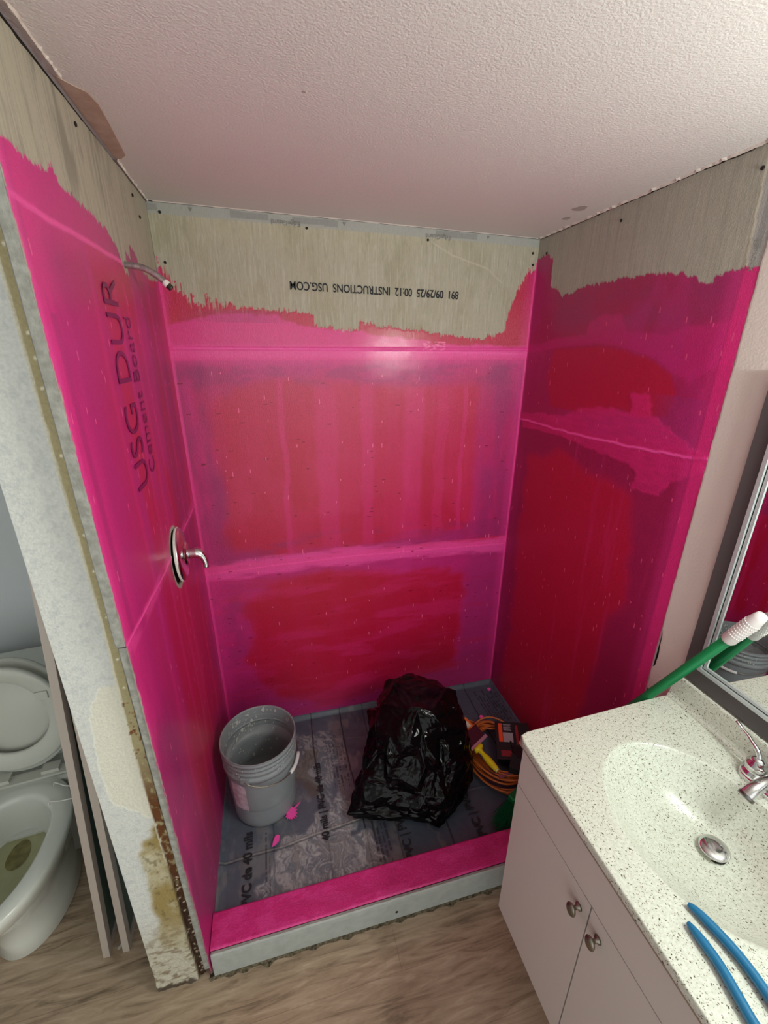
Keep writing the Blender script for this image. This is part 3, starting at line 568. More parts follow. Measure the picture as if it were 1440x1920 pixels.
# ears and bail
ea = math.radians(248)
for s_ in (0, math.pi):
    a_ = ea+s_; c = Vector((.147*math.cos(a_), .147*math.sin(a_), .292)); Mx = Matrix.Translation(c) @ Matrix.Rotation(a_, 4, 'Z')
    obj('handle_ear', bx(-.006, .008, -.017, .017, -.014, .014, M=Mx), M_bucket, t, bevel=.003)
e1 = Vector((math.cos(ea), math.sin(ea), 0)); e2 = Vector((-math.sin(ea), math.cos(ea), 0))
pts = []
for i in range(41):
    tt = math.pi*i/40; v = e1*math.cos(tt)*.154+e2*math.sin(tt)*.150; drop = .056*math.sin(tt)**.7 if 0 < i < 40 else 0
    pts.append(v+Vector((0, 0, .288-drop))+e2*.002)
bm = BM(); tube(bm, pts, .0023, 8); bail = obj('bail', bm, M_nickel, t, smooth=True)
bm = BM(); tube(bm, [p for p in pts[16:25]], .0075, 12); g = obj('grip', bm, mat('white_grip', (222, 222, 222), .4), bail, smooth=True); g['label'] = 'white plastic grip'

# ------------------------------------------------------------------ dried membrane blobs on the liner
M_blob = mat('bright_pink_membrane', (248, 84, 178), .4)
def blob(x, y, pts, label, h=.003, grp=None):
    bm = BM(); top_ = [bm.verts.new((px*.9, py*.9, h)) for px, py in pts]; bot = [bm.verts.new((px, py, -.004)) for px, py in pts]; n = len(pts); bm.faces.new(top_)
    for i in range(n): bm.faces.new((bot[i], bot[(i+1) % n], top_[(i+1) % n], top_[i]))
    o = obj('membrane_blob', bm, M_blob); o.location = (x, y, 0.002); tag(o, label, 'dried paint blob', 'pink membrane blobs on the liner'); return o
r = random.Random(2)
pts = []
for i in range(34):
    a_ = 2*math.pi*i/34; rr = .022*(1+(1.3*r.random() if i % 2 else 0)*(1.6 if 0.5 < a_ < 2.8 else .5)); pts.append((rr*math.cos(a_)*.8, rr*math.sin(a_)*1.15))
blob(.278, -.512, pts, 'spiky splat of bright pink membrane on liner beside the grey bucket', .004)
circ = lambda rx, ry, n=14, s=0: [(rx*math.cos(2*math.pi*i/n)*(1+.12*math.sin(2*i+s)), ry*math.sin(2*math.pi*i/n)*(1+.1*math.cos(3*i+s))) for i in range(n)]
blob(.214, -.612, [(-.016, -.018), (-.002, -.014), (.012, -.002), (.016, .014), (.010, .022), (-.002, .018), (-.010, .004)], 'small teardrop blob of pink membrane on liner in front of bucket', .005)
blob(1.293, -.246, circ(.011, .013), 'round pink membrane dot on liner above the orange cord')
blob(1.428, -.070, circ(.010, .011, s=2), 'round pink membrane dot on liner in the far right corner')

# ------------------------------------------------------------------ trash bag
def make_bag():
    bm = BM(); bmesh.ops.create_icosphere(bm, subdivisions=3, radius=1)
    co = np.array([v.co for v in bm.verts]); n = len(co)
    th = np.arctan2(co[:, 1], co[:, 0]); ph = co[:, 2]
    zt = (ph+1)/2
    zprof = np.array([0, .02, .12, .25, .40, .55, .70, .82, .92, 1.0]); rprof = np.array([0, .20, .225, .228, .222, .205, .18, .145, .10, 0])
    s_ = np.arccos(-np.clip(ph, -1, 1))/math.pi
    R_ = np.interp(s_, [0, .08, .2, .35, .5, .62, .74, .85, .94, 1], [0, .12, .215, .230, .224, .210, .188, .148, .085, 0]); Zb = np.interp(s_, [0, .08, .2, .35, .5, .62, .74, .85, .94, 1], [0, .0, .015, .10, .19, .27, .345, .40, .435, .447])
    ax = 1+.06*np.cos(th*2)+.05*np.cos(3*th+1)
    x = R_*np.cos(th)*ax; y = R_*np.sin(th)*ax*1.0
    # tail of loose plastic towards the left front
    tl = np.exp(-((np.angle(np.exp(1j*(th-math.radians(205))))/.42)**2))*np.exp(-(Zb/.13)**2)*(s_ > .1); x += tl*(-.17); y += tl*(-.04)
    tl2 = np.exp(-((np.angle(np.exp(1j*(th-math.radians(282))))/.5)**2))*np.exp(-(Zb/.16)**2)*(s_ > .1); y += tl2*(-.085); x += tl2*.02
    x += -.07*(Zb/.46)*(0)+.02*(Zb/.46); y += .07*(Zb/.46)
    p = np.stack([x, y, Zb], 1)
    nr = co/np.linalg.norm(co, axis=1)[:, None]; nr[:, 2] *= .8
    p[:, 2] = np.maximum(p[:, 2], .001)
    for v, c in zip(bm.verts, p): v.co = c
    r = random.Random(SEED)
    for v in bm.verts:   # tangential and normal jitter gives uneven facets
        if v.co.z > .02: v.co += Vector((r.gauss(0, 1), r.gauss(0, 1), r.gauss(0, .9)))*.0135
    for lev, amp in ((0, .085), (1, .085), (2, .07), (3, .035)):
        old = set(bm.verts); el = {}
        bmesh.ops.subdivide_edges(bm, edges=bm.edges[:], cuts=1, use_grid_fill=True)
        bmesh.ops.triangulate(bm, faces=[f for f in bm.faces if len(f.verts) > 3]); bm.normal_update()
        for v in bm.verts:
            if v in old or v.co.z < .01: continue
            L_ = sum(e.calc_length() for e in v.link_edges)/len(v.link_edges)
            v.co += v.normal*r.gauss(0, 1)*L_*amp*(1.0 if lev else 1.2)
    for v in bm.verts: v.co.z = max(v.co.z, .002)
    return bm
SEED = 11
def fb3(p, sc, seed):
    return fbm(p[:, 0]+p[:, 2]*.7, p[:, 1]-p[:, 2]*.6+p[:, 2]*1.3, sc, sc, seed*7+600)-.5
M_bag = mat('black_bag_plastic', (7, 7, 8), .13, bump=(34, .35, .006, (1, 1, .5)), spec=.24)
bag = obj('trash_bag', make_bag(), M_bag, smooth=True); bag.location = (.846, -.475, 0); bag.scale = (.95, 1, 1)
mdb = bag.modifiers.new('round', 'SUBSURF'); mdb.levels = 1; mdb.render_levels = 1
tag(bag, 'full crumpled black plastic trash bag standing on the grey shower liner', 'trash bag')

# ------------------------------------------------------------------ extension cord, tools beside it
M_cord = mat('orange_cord', (190, 98, 38), .45); M_blk = mat('black_plastic', (22, 21, 23), .4); M_blk2 = mat('black_matte_rubber', (30, 28, 30), .7)
t = empty('extension_cord', (1.262, -.485, 0)); tag(t, 'coiled orange extension cord lying on the liner right of the black bag', 'extension cord')
r = random.Random(12); pts = []
for k in range(13*16):
    a_ = 2*math.pi*k/16+1.2; lp = k//16; rs = 1-.026*lp+.07*math.sin(lp*2.3); ox = .012*math.sin(lp*1.7); oy = .014*math.cos(lp*2.9)
    pts.append((ox+.158*rs*math.cos(a_)*(1+.02*r.uniform(-1, 1)), oy+.192*rs*math.sin(a_)*(1+.02*r.uniform(-1, 1)), .008+.0042*lp+.010*r.random()))
bm = BM(); tube(bm, smooth_path(pts, 5), .0042, 8); obj('cable', bm, M_cord, t, smooth=True)
for (a0, a1, z0, rx, ry) in ((2.2, 4.9, .062, .150, .16), (3.6, 5.9, .07, .12, .18), (.3, 2.3, .075, .14, .17)):
    bm = BM(); tube(bm, smooth_path([(rx*math.cos(a0+(a1-a0)*i/8), ry*math.sin(a0+(a1-a0)*i/8), z0-.045*abs(i/4-1)**2) for i in range(9)], 5), .0042, 8); obj('cable_loop', bm, M_cord, t, smooth=True)
for q_ in (0, .012, .028):
    bm = BM(); tube(bm, smooth_path([(-.15, -.02, .03+q_), (-.155, .10, .03+q_), (-.135+q_, .20+q_, .02), (-.085, .245-q_, .014), (-.03, .20-q_*2, .02), (.01, .13, .05)], 6), .0042, 8); obj('cable_loop', bm, M_cord, t, smooth=True)
bm = BM(); tube(bm, smooth_path([(.02, -.15, .062), (.04, -.10, .085), (.05, -.04, .09), (.055, 0, .085)], 5), [.006]*16, 8); box(bm, .035, .075, -.10, -.05, .070, .100, M=None); obj('plug', bm, M_blk, t, bevel=.003)
bm = BM(); Mx = Matrix.Translation((-.090, .165, .062)) @ Matrix.Rotation(.5, 4, 'Z') @ Matrix.Rotation(.35, 4, 'X'); box(bm, -.022, .022, -.03, .03, 0, .001, M=Mx); tg = obj('cable_tag', bm, mat('orange_tag', (226, 112, 36), .5), t); tg['label'] = 'orange and white paper tag'
obj('tag_panel', bx(-.016, .010, -.018, .012, .001, .0016, M=Mx), mat('tag_white', (214, 208, 196), .6), tg)
# tool pack lying in the coil
t = empty('tool_package', (1.335, -.475, .060), -.35); t.rotation_euler = (.18, -.10, -.42); tag(t, 'black boxed tool pack with orange and grey label lying inside the orange coil', 'tool package')
obj('case', bx(-.075, .085, -.105, .085, 0, .034), M_blk, t, bevel=.004)
M_or = mat('orange_label', (222, 72, 30), .5); M_gy = mat('grey_label', (150, 138, 146), .5); M_rd = mat('dark_red_label', (130, 26, 34), .5)
obj('label_stripe', bx(-.060, -.042, -.02, .075, .034, .0347), M_or, t); obj('label_panel', bx(-.040, .006, -.02, .028, .034, .0347), M_gy, t); obj('label_panel', bx(-.055, .07, -.09, -.062, .034, .0347), M_rd, t)
for i in range(5): obj('label_bar', bx(-.036, .000-.004*(i % 2), .040+i*.007, .043+i*.007, .034, .0347), M_gy, t)
obj('label_stripe', bx(.020, .032, -.03, .07, .034, .0347), M_rd, t)
t = empty('power_adapter', (1.285, -.590, .062), .9); tag(t, 'black power adapter with ribbed neck on the near side of the orange coil', 'adapter')
bm = BM(); box(bm, -.05, .03, -.022, .022, 0, .034); obj('case', bm, M_blk2, t, bevel=.006)
bm = BM(); lathe(bm, [(0, 0), (.013, 0), (.013, .012), (.010, .014), (.012, .02), (.009, .024), (.011, .03), (.006, .04), (0, .04)], 16, axisM((.03, 0, .017), (1, 0, 0))); obj('ribbed_neck', bm, M_blk, t, smooth=True)

# taping knife, yellow handle (blade rests on coil and pack)
def P3(p): return Vector(p)
t = empty('taping_knife', (1.155, -.480, .096)); tag(t, 'yellow-handled taping knife with wide dark blade lying across the orange coil', 'taping knife')
A_ = Vector((-.006, -.004, .012)); D_ = Vector((.30, -.92, -.10)).normalized(); S_ = Vector((.86, .42, .10)).normalized(); N_ = S_.cross(D_).normalized()
if N_.z < 0: N_ = -N_
def kp(s, d, n): return A_+S_*s*1.25+D_*d*.92+N_*n
bm = BM(); prism(bm, [kp(-.052, -.085, .0), kp(.052, -.085, 0), kp(.047, 0, 0), (kp(-.047, 0, 0))], None, N_*.0012); obj('blade', bm, mat('dark_steel_blade', (92, 70, 76), .3, .9), t)
bm = BM(); prism(bm, [kp(-.035, -.012, .0012), kp(.053, -.012, .0012), kp(.053, .004, .0012), kp(-.035, .004, .0012)], None, N_*.004); obj('blade_spine', bm, mat('bright_aluminium', (205, 190, 205), .3, .8), t)
M_yel = mat('yellow_handle', (226, 196, 22), .45)
bm = BM(); tube(bm, smooth_path([kp(-.030, .012, .006), kp(-.012, .016, .007), kp(.006, .012, .006)], 4), [.010, .0125, .0135, .014, .0145, .014, .0135, .0125, .011], 12); tube(bm, [kp(-.012, .012+i*.011, .006) for i in range(13)], [.013, .013, .0115, .010, .0105, .0125, .0142, .0150, .0152, .0148, .014, .013, .011], 14); obj('handle', bm, M_yel, t, smooth=True)
bm = BM(); tube(bm, [kp(-.012, .142, .006), kp(-.012, .150, .006)], .0108, 12); obj('handle_cap', bm, mat('cream_cap', (214, 196, 120), .5), t, smooth=True)
t = empty('tool_shank', (1.185, -.625, .06), 0); tag(t, 'flat pinkish-grey metal tool shank poking out beyond the yellow handle', 'tool shank')
obj('shank', bx(0, .10, -.008, .008, 0, .003, M=Matrix.Rotation(.05, 4, 'Z')), mat('pinkish_metal', (160, 132, 136), .35, .8), t)
obj('shank_hole', bx(.03, .036, -.002, .002, .003, .0033, M=Matrix.Rotation(.05, 4, 'Z')), M_dark, t)

# ------------------------------------------------------------------ broom
top_p = Vector((1.432, -1.222, 1.262)); q_p = Vector((1.387, -1.030, .848)); dr = (top_p-q_p).normalized(); tb = (.13-top_p.z)/dr.z; base_p = top_p+dr*tb
t = empty('broom', (base_p.x, base_p.y, 0)); tag(t, 'green broom with long green pole and white grip leaning against the mirror', 'broom')
o0 = Vector((base_p.x, base_p.y, 0)); M_green = mat('green_metal_pole', (14, 112, 62), .28, .3); M_brgreen = mat('green_bristles', (10, 92, 52), .5)
bm = BM(); tube(bm, [base_p-o0, top_p-dr*.02-o0], .0132, 20); pole = obj('pole', bm, M_green, t, smooth=True)
bm = BM(); ln = .125; prof_ = [(0, 0.0145), (.006, .0172), (.05, .0176), (.09, .0172), (.105, .0150), (.117, .0125), (.121, .004)]
tube(bm, [top_p-dr*(ln-a)-o0 for a, _ in prof_], [b for _, b in prof_], 20)
gr_ = obj('grip', bm, mat('white_ribbed_grip', (226, 218, 216), .4), t, smooth=True); gr_['label'] = 'white textured grip'
bm = BM(); sd = dr.orthogonal().normalized(); s2 = dr.cross(sd)
for i in range(7):
    for j in range(20):
        a_ = 2*math.pi*(j+.5*(i % 2))/20; c = top_p-dr*(ln-.03-i*.009)-o0+(sd*math.cos(a_)+s2*math.sin(a_))*.0172
        bmesh.ops.create_icosphere(bm, subdivisions=1, radius=.0019, matrix=Matrix.Translation(c))
obj('grip_dots', bm, mat('grip_dots', (232, 226, 222), .4), gr_, smooth=True)
hd = Vector((1.185, -.735, 0))-o0; hx = Vector((-.24, -.11, 0)).normalized(); hy = Vector((hx.y, -hx.x, 0))
Mh = Matrix((hx, hy, Vector((0, 0, 1)))).transposed().to_4x4(); Mh.translation = Vector((0, 0, .115))+hx*.05
obj('head', bx(-.10, .12, -.016, .016, -.012, .016, M=Mh), M_green, t, bevel=.006)
r = random.Random(7); bm = BM()
for k in range(900):
    a_ = r.uniform(-.10, .12); b_ = r.uniform(-.014, .014); fl = (a_-.0)*.55; p0 = Vector((a_, b_, -.01)); p2 = Vector((a_+fl+r.gauss(0, .012)+(.03 if a_ > .05 else 0), b_*2.4+r.gauss(0, .012), -.108+r.uniform(0, .02)+.04*max(0, a_)*2)); p1 = (p0+p2)/2+Vector((r.gauss(0, .004), r.gauss(0, .005), .004))
    tube(bm, [Mh @ p0, Mh @ p1, Mh @ p2], [.0008, .0008, .0006], 3, cap=False)
bs = obj('bristles', bm, M_brgreen, t); bs['kind'] = 'stuff'

# ------------------------------------------------------------------ vanity
CX0, CY0, CT = .925, -1.058, .850     # counter left edge, far edge, top height
CY1 = -1.70; TAN = .0
t = empty('vanity_cabinet', (.955, -1.07, FZ)); t.rotation_euler = (0, 0, .012)
tag(t, 'off-white bathroom vanity cabinet with two knobbed doors under the speckled sink top', 'cabinet')
M_cab = mat('off_white_laminate', (206, 196, 190), .45, bump=(300, .08, .001)); M_cabedge = mat('laminate_core_edge', (150, 128, 112), .8)
Z0 = -FZ
bm = BM(); box(bm, .0, .505, -.020, -.004, .175, .888); box(bm, .0, .505, -.615, -.600, .175, .888); box(bm, .0, .505, -.600, -.020, .175, .190); box(bm, .49, .505, -.600, -.020, .190, .888); box(bm, .0, .02, -.600, -.020, .70, .76); box(bm, .07, .50, -.61, -.02, 0, .175); obj('body', bm, M_cab, t)
obj('false_front', bx(-.017, -.001, -.6200, -.002, .748, .890), M_cab, t, bevel=.0015)
def knob(par, y, z):
    bm = BM(); Mx = axisM((-.0175, y, z), (-1, 0, 0)); lathe(bm, [(0, 0), (.010, 0), (.009, .004), (.005, .007), (.0048, .014), (.008, .017)], 20, Mx); 
    lathe(bm, [(.006, .015), (.0155, .019), (.0175, .0225), (.015, .026), (.009, .0285), (0, .0295)], 28, Mx, sx=.80, sy=1.05); obj('knob', bm, M_nickel, par, smooth=True)
d1 = obj('door', bx(-.017, -.001, -.3085, -.002, .170, .744), M_cab, t, bevel=.0015); knob(d1, -.2815, .693)
d2 = obj('door', bx(-.017, -.001, -.6200, -.3125, .170, .744), M_cab, t, bevel=.0015); knob(d2, -.3455, .693)

# sink top
t = empty('sink_top', (0, 0, CT)); tag(t, 'cream speckled one-piece vanity top with moulded oval basin and backsplash', 'sink top')
def speckle():
    mt = bpy.data.materials.new('speckled_cultured_marble'); mt.use_nodes = True; nt = mt.node_tree; N = nt.nodes; L = nt.links; p = N['Principled BSDF']
    tc = N.new('ShaderNodeTexCoord'); 
    nz = N.new('ShaderNodeTexNoise'); nz.inputs['Scale'].default_value = 60; L.new(tc.outputs['Object'], nz.inputs[0])
    mxv = N.new('ShaderNodeMix'); mxv.data_type = 'VECTOR'; mxv.inputs[0].default_value = .012; L.new(tc.outputs['Object'], mxv.inputs[4]); L.new(nz.outputs['Color'], mxv.inputs[5])
    def spk(scale, thr, r):
        v = N.new('ShaderNodeTexVoronoi'); v.inputs['Scale'].default_value = scale; v.inputs['Randomness'].default_value = 1; L.new(mxv.outputs[1], v.inputs['Vector'])
        a = N.new('ShaderNodeMath'); a.operation = 'LESS_THAN'; a.inputs[1].default_value = r; L.new(v.outputs['Distance'], a.inputs[0])
        s = N.new('ShaderNodeSeparateColor'); L.new(v.outputs['Color'], s.inputs[0]); b = N.new('ShaderNodeMath'); b.operation = 'GREATER_THAN'; b.inputs[1].default_value = thr; L.new(s.outputs[0], b.inputs[0])
        c = N.new('ShaderNodeMath'); c.operation = 'MULTIPLY'; L.new(a.outputs[0], c.inputs[0]); L.new(b.outputs[0], c.inputs[1]); return c.outputs[0], s.outputs[1]
    base = N.new('ShaderNodeMix'); base.data_type = 'RGBA'; n2 = N.new('ShaderNodeTexNoise'); n2.inputs['Scale'].default_value = 160; n2.inputs['Detail'].default_value = 4; L.new(tc.outputs['Object'], n2.inputs[0])
    rr = N.new('ShaderNodeMapRange'); rr.inputs[1].default_value = .42; rr.inputs[2].default_value = .62; L.new(n2.outputs[0], rr.inputs[0]); L.new(rr.outputs[0], base.inputs[0])
    base.inputs[6].default_value = (*s2l((206, 210, 196)), 1); base.inputs[7].default_value = (*s2l((220, 224, 212)), 1); cur = base.outputs[2]
    for sc_, thr, r_, col in ((230, .62, .30, (126, 122, 104)), (330, .55, .26, (158, 154, 136)), (150, .86, .24, (78, 74, 62))):
        f, g = spk(sc_, thr, r_); mx = N.new('ShaderNodeMix'); mx.data_type = 'RGBA'; L.new(f, mx.inputs[0]); L.new(cur, mx.inputs[6]); mx.inputs[7].default_value = (*s2l(col), 1); cur = mx.outputs[2]
    L.new(cur, p.inputs['Base Color']); p.inputs['Roughness'].default_value = .22; p.inputs['Coat Weight'].default_value = .2
    return mt
M_spk = speckle()
x0, x1, y0, y1 = .925, W-.004, CY1, CY0
rc = Vector((1.192, -1.385)); dc = Vector((1.262, -1.385)); RX, RY, DEP = .180, .222, .118
bm = BM(); n = 128; rings = []
def skew(x, y): # far edge runs slightly out of square, as the photo shows
    return x, y+(x-x0)*.035*max(0, (y-y0)/(y1-y0))
def ringpts(f):
    c = rc.lerp(dc, (1-f)**1.0); z = -DEP*(1-f**3.0)
    return [bm.verts.new((c.x+RX*f*math.cos(2*math.pi*i/n), c.y+RY*f*math.sin(2*math.pi*i/n), z)) for i in range(n)]
for f in (0.06, .12, .2, .3, .4, .5, .6, .68, .76, .83, .89, .94, .975, .992): rings.append(ringpts(f))
def oring(g, z): return [bm.verts.new((rc.x+RX*g*math.cos(2*math.pi*i/n), rc.y+RY*g*math.sin(2*math.pi*i/n), z)) for i in range(n)]
rings.append(oring(1.012, -.0005)); rings.append(oring(1.03, .0004)); rings.append(oring(1.06, 0)); rings.append(oring(1.12, 0))
def rect(ins, z):
    out = []
    for i in range(n):
        a = 2*math.pi*i/n; cx, cy = math.cos(a)*RX, math.sin(a)*RY; k = min(((x1-ins-rc.x)/cx if cx > 1e-9 else (x0+ins-rc.x)/cx if cx < -1e-9 else 9e9), ((y1-ins-rc.y)/cy if cy > 1e-9 else (y0+ins-rc.y)/cy if cy < -1e-9 else 9e9))
        x_, y_ = rc.x+cx*k, rc.y+cy*k; out.append((x_, y_))
    # snap nearest to corners, rounded
    for (qx, qy) in ((x0+ins, y0+ins), (x0+ins, y1-ins), (x1-ins, y0+ins), (x1-ins, y1-ins)):
        j = min(range(n), key=lambda i: (out[i][0]-qx)**2+(out[i][1]-qy)**2); rr_ = .006; out[j] = (qx+(rr_ if qx < rc.x else -rr_), qy+(rr_ if qy < rc.y else -rr_))
        # slide neighbours near corner
    return [bm.verts.new((*skew(px, py), z)) for px, py in out]
rings.append(rect(.004, 0)); rings.append(rect(.0012, -.0012)); rings.append(rect(0, -.004)); rings.append(rect(0, -.020)); rings.append(rect(.003, -.024))
for a, b in zip(rings, rings[1:]):
    for i in range(n): bm.faces.new((a[i], a[(i+1) % n], b[(i+1) % n], b[i]))
ct = obj('basin_and_deck', bm, M_spk, t, smooth=True)
mdl = ct.modifiers.new('wn', 'WEIGHTED_NORMAL')
bm = BM(); box(bm, .930, .955, CY1+.005, CY0-.004, -.034, -.0225); box(bm, .956, W-.006, CY0-.028, CY0-.004, -.034, -.0225); box(bm, .956, W-.006, CY1+.005, CY1+.028, -.034, -.0225); obj('deck_underside', bm, M_cabedge, t)
bm = BM(); A = []
for i in range(3):
    y_ = (y1-.004+(x1-x0)*.033, -1.35, y0)[i]; A.append([bm.verts.new(p) for p in ((W-.031, y_, -.003), (W-.029, y_, .0045), (W-.0245, y_, .012), (W-.0225, y_, .020), (W-.0215, y_, .080), (W-.0195, y_, .0840), (W-.016, y_, .0862), (W-.004, y_, .0862), (W-.004, y_, -.003))])
for a, b in zip(A, A[1:]):
    for k in range(9): bm.faces.new((a[k], a[(k+1) % 9], b[(k+1) % 9], b[k]))
bm.faces.new(A[0]); bm.faces.new(A[-1]); obj('backsplash', bm, M_spk, t)
# drain stopper
dpt = Vector((dc.x, dc.y, CT-DEP+.004)); t = empty('drain_stopper', dpt); t.rotation_euler = (0, -.10, 0); t.scale = (1.14, 1.14, 1.14); tag(t, 'domed chrome pop-up drain stopper raised in the basin', 'drain stopper')
bm = BM(); lathe(bm, [(0, .017), (.010, .0168), (.020, .0155), (.026, .013), (.0275, .011), (.026, .0095), (.010, .009), (.009, .0)], 36); obj('cap', bm, M_chrome, t, smooth=True)
bm = BM(); lathe(bm, [(.009, .006), (.009, -.004), (.018, -.002), (.022, -.0015), (.024, -.0035), (0, -.006)], 36); obj('drain_ring', bm, mat('dark_drain', (40, 40, 38), .35, .6), t, smooth=True)

# faucet
FYc = -1.372; FXc = 1.422
t = empty('faucet', (FXc, FYc, CT)); tag(t, 'chrome centre-set faucet with lever handle behind the basin', 'faucet')
bm = BM(); n = 40; ring = []
for z_, g in ((0, 1), (.009, 1), (.014, .92), (.016, .8)):
    R0 = []
    for i in range(n):
        a_ = 2*math.pi*i/n; cx = .029*math.cos(a_)*g; cy = (.051 if math.sin(a_) > 0 else -.051)+.029*math.sin(a_)*g; R0.append(bm.verts.new((cx, cy, z_)))
    ring.append(R0)
for a, b in zip(ring, ring[1:]):
    for i in range(n): bm.faces.new((a[i], a[(i+1) % n], b[(i+1) % n], b[i]))
bm.faces.new(ring[-1]); obj('base_plate', bm, M_chrome, t, smooth=True)
def fhandle(y, sgn):
    bm = BM(); lathe(bm, [(.0285, .014), (.0275, .022), (.0225, .026), (.0215, .030), (.0235, .034), (.0235, .042), (.0205, .047), (.0165, .050), (.0165, .056), (.013, .061), (.006, .064), (0, .0645)], 32, Matrix.Translation((0, y, 0)))
    h = obj('valve_body', bm, M_chrome, t, smooth=True)
    pts = [(0, y, .056), (.002, y+sgn*.004, .066), (.004, y+sgn*.014, .076), (.006, y+sgn*.028, .082), (.009, y+sgn*.042, .088), (.010, y+sgn*.062, .094), (.012, y+sgn*.078, .100)]
    sp_ = smooth_path(pts, 4); bm = BM(); k = len(sp_); tube(bm, sp_, [.0072-.0034*min(1, i/(k*.75))+(.0012 if i > k-5 else 0) for i in range(k)], 14); obj('lever', bm, M_chrome, t, smooth=True)
fhandle(.051, 1); fhandle(-.051, -1)
bm = BM(); pts = smooth_path([(0, 0, .012), (-.002, 0, .040), (-.022, 0, .056), (-.052, 0, .060), (-.080, 0, .050), (-.098, 0, .034)], 6); k = len(pts)
tube(bm, pts, [.021-.008*min(1, i/(k*.55)) + (.004*max(0, (i-k*.6)/(k*.4))) for i in range(k)], 20); obj('spout', bm, M_chrome, t, smooth=True)
bm = BM(); dd = (Vector(pts[-1])-Vector(pts[-3])).normalized(); lathe(bm, [(.0165, -.003), (.0172, .002), (.0160, .006), (.010, .0065), (0, .004)], 24, axisM(pts[-1], dd)); obj('aerator', bm, mat('aerator_metal', (120, 118, 116), .3, 1), t, smooth=True)

# pliers on the counter
M_blue = mat('blue_dipped_handle', (28, 112, 156), .35, coat=.3)
t = empty('pliers', (1.05, -1.66, CT)); tag(t, 'tongue-and-groove pliers with two blue dipped handles lying on the sink top', 'pliers')
def ph(ptsw, name='handle'):
    P_ = smooth_path([Vector(p)-Vector((1.05, -1.66, CT)) for p in ptsw], 6); k = len(P_); bm = BM()
    tube(bm, P_, [(.0036+.0052*min(1, (i/(k*.25))**.8)) for i in range(k)], 14); obj(name, bm, M_blue, t, smooth=True)
ph([(1.026, -1.497, .8585), (1.033, -1.515, .8590), (1.042, -1.560, .8600), (1.044, -1.600, .8605), (1.038, -1.650, .861), (1.030, -1.690, .862)])
ph([(1.000, -1.520, .8585), (1.001, -1.540, .8590), (1.000, -1.580, .8600), (.992, -1.620, .8605), (.985, -1.655, .861), (.984, -1.700, .862)])
M_steel = mat('plier_steel', (120, 120, 122), .35, .9)
bm = BM(); a_ = Vector((1.05, -1.66, CT)); 
prism(bm, [Vector(p)-a_ for p in ((1.022, -1.70, .8555), (1.038, -1.70, .8555), (1.035, -1.75, .8555), (1.045, -1.80, .8555), (1.020, -1.83, .8555), (.998, -1.80, .8555), (1.008, -1.76, .8555))], None, (0, 0, .006)); obj('jaw', bm, M_steel, t)
bm = BM(); prism(bm, [Vector(p)-a_ for p in ((.978, -1.71, .8615), (.992, -1.71, .8615), (1.015, -1.75, .8615), (1.03, -1.775, .8615), (1.01, -1.79, .8615), (.992, -1.765, .8615))], None, (0, 0, .006)); obj('jaw', bm, M_steel, t)

# ------------------------------------------------------------------ mirror
t = empty('mirror', (W-.004, -1.06, .944)); tag(t, 'large mirror with wide dark grey frame and silver inner trim on the right wall', 'mirror')
M_frame = mat('charcoal_frame', (84, 80, 80), .5, bump=(200, .1, .001)); M_trim = mat('silver_trim', (196, 204, 204), .35, .35); M_gl = mat('mirror_glass', (235, 240, 238), .01, 1.0)
L0, Lz0, Lz1, LE = 0.0, 0.0, .86, -.80
def framebars(name, y0_, z0_, y1_, z1_, w, xa, xb, m_, dw=None):
    dw = dw or w; bm = BM(); box(bm, xa, xb, y0_-w, y0_, z0_, z1_); box(bm, xa, xb, y1_, y1_+w, z0_, z1_); box(bm, xa, xb, y1_+w, y0_-w, z0_, z0_+dw); box(bm, xa, xb, y1_+w, y0_-w, z1_-dw, z1_); return obj(name, bm, m_, t)
framebars('frame', 0, 0, LE, Lz1, .040, -.014, 0, M_frame, .050)
framebars('silver_trim', -.0385, .0485, LE+.0385, Lz1-.0485, .0100, -.018, -.002, M_trim)
framebars('black_line', -.0485, .0585, LE+.0485, Lz1-.0585, .0035, -.011, -.002, M_dark)  # narrow black gap line between the two silver trims
framebars('silver_trim', -.052, .062, LE+.052, Lz1-.062, .008, -.013, -.002, M_trim)
obj('mirror_glass', bx(-.010, -.003, LE+.059, -.059, .069, Lz1-.069), M_gl, t)

# ------------------------------------------------------------------ shower arm
t = empty('shower_pipe', (0, -.418, 2.046)); tag(t, 'bare bent chrome shower pipe with threaded end poking out of the left wall', 'shower pipe')
bm = BM(); pts = smooth_path([(-.012, 0, .004), (.02, 0, .002), (.045, 0, -.003), (.066, 0, -.014), (.084, 0, -.028), (.096, 0, -.040)], 6); tube(bm, pts, .0082, 16); obj('bent_tube', bm, M_oldchrome, t, smooth=True)
ddir = (Vector(pts[-1])-Vector(pts[-3])).normalized()
bm = BM(); lathe(bm, [(.0085, -.010), (.0093, -.008), (.0093, .001), (.0085, .002)], 16, axisM(pts[-1], ddir)); w_ = obj('thread_tape', bm, mat('white_ptfe_tape', (226, 222, 216), .6), t, smooth=True)
bm = BM(); lathe(bm, [(.0080, 0)]+[(.0084 if i % 2 else .0074, .0015+i*.0011) for i in range(10)]+[(.0070, .0135), (.0055, .0135), (.0055, .004), (0, .004)], 16, axisM(pts[-1], ddir)); obj('threaded_end', bm, mat('dull_brass_thread', (96, 96, 86), .4, .9), t)

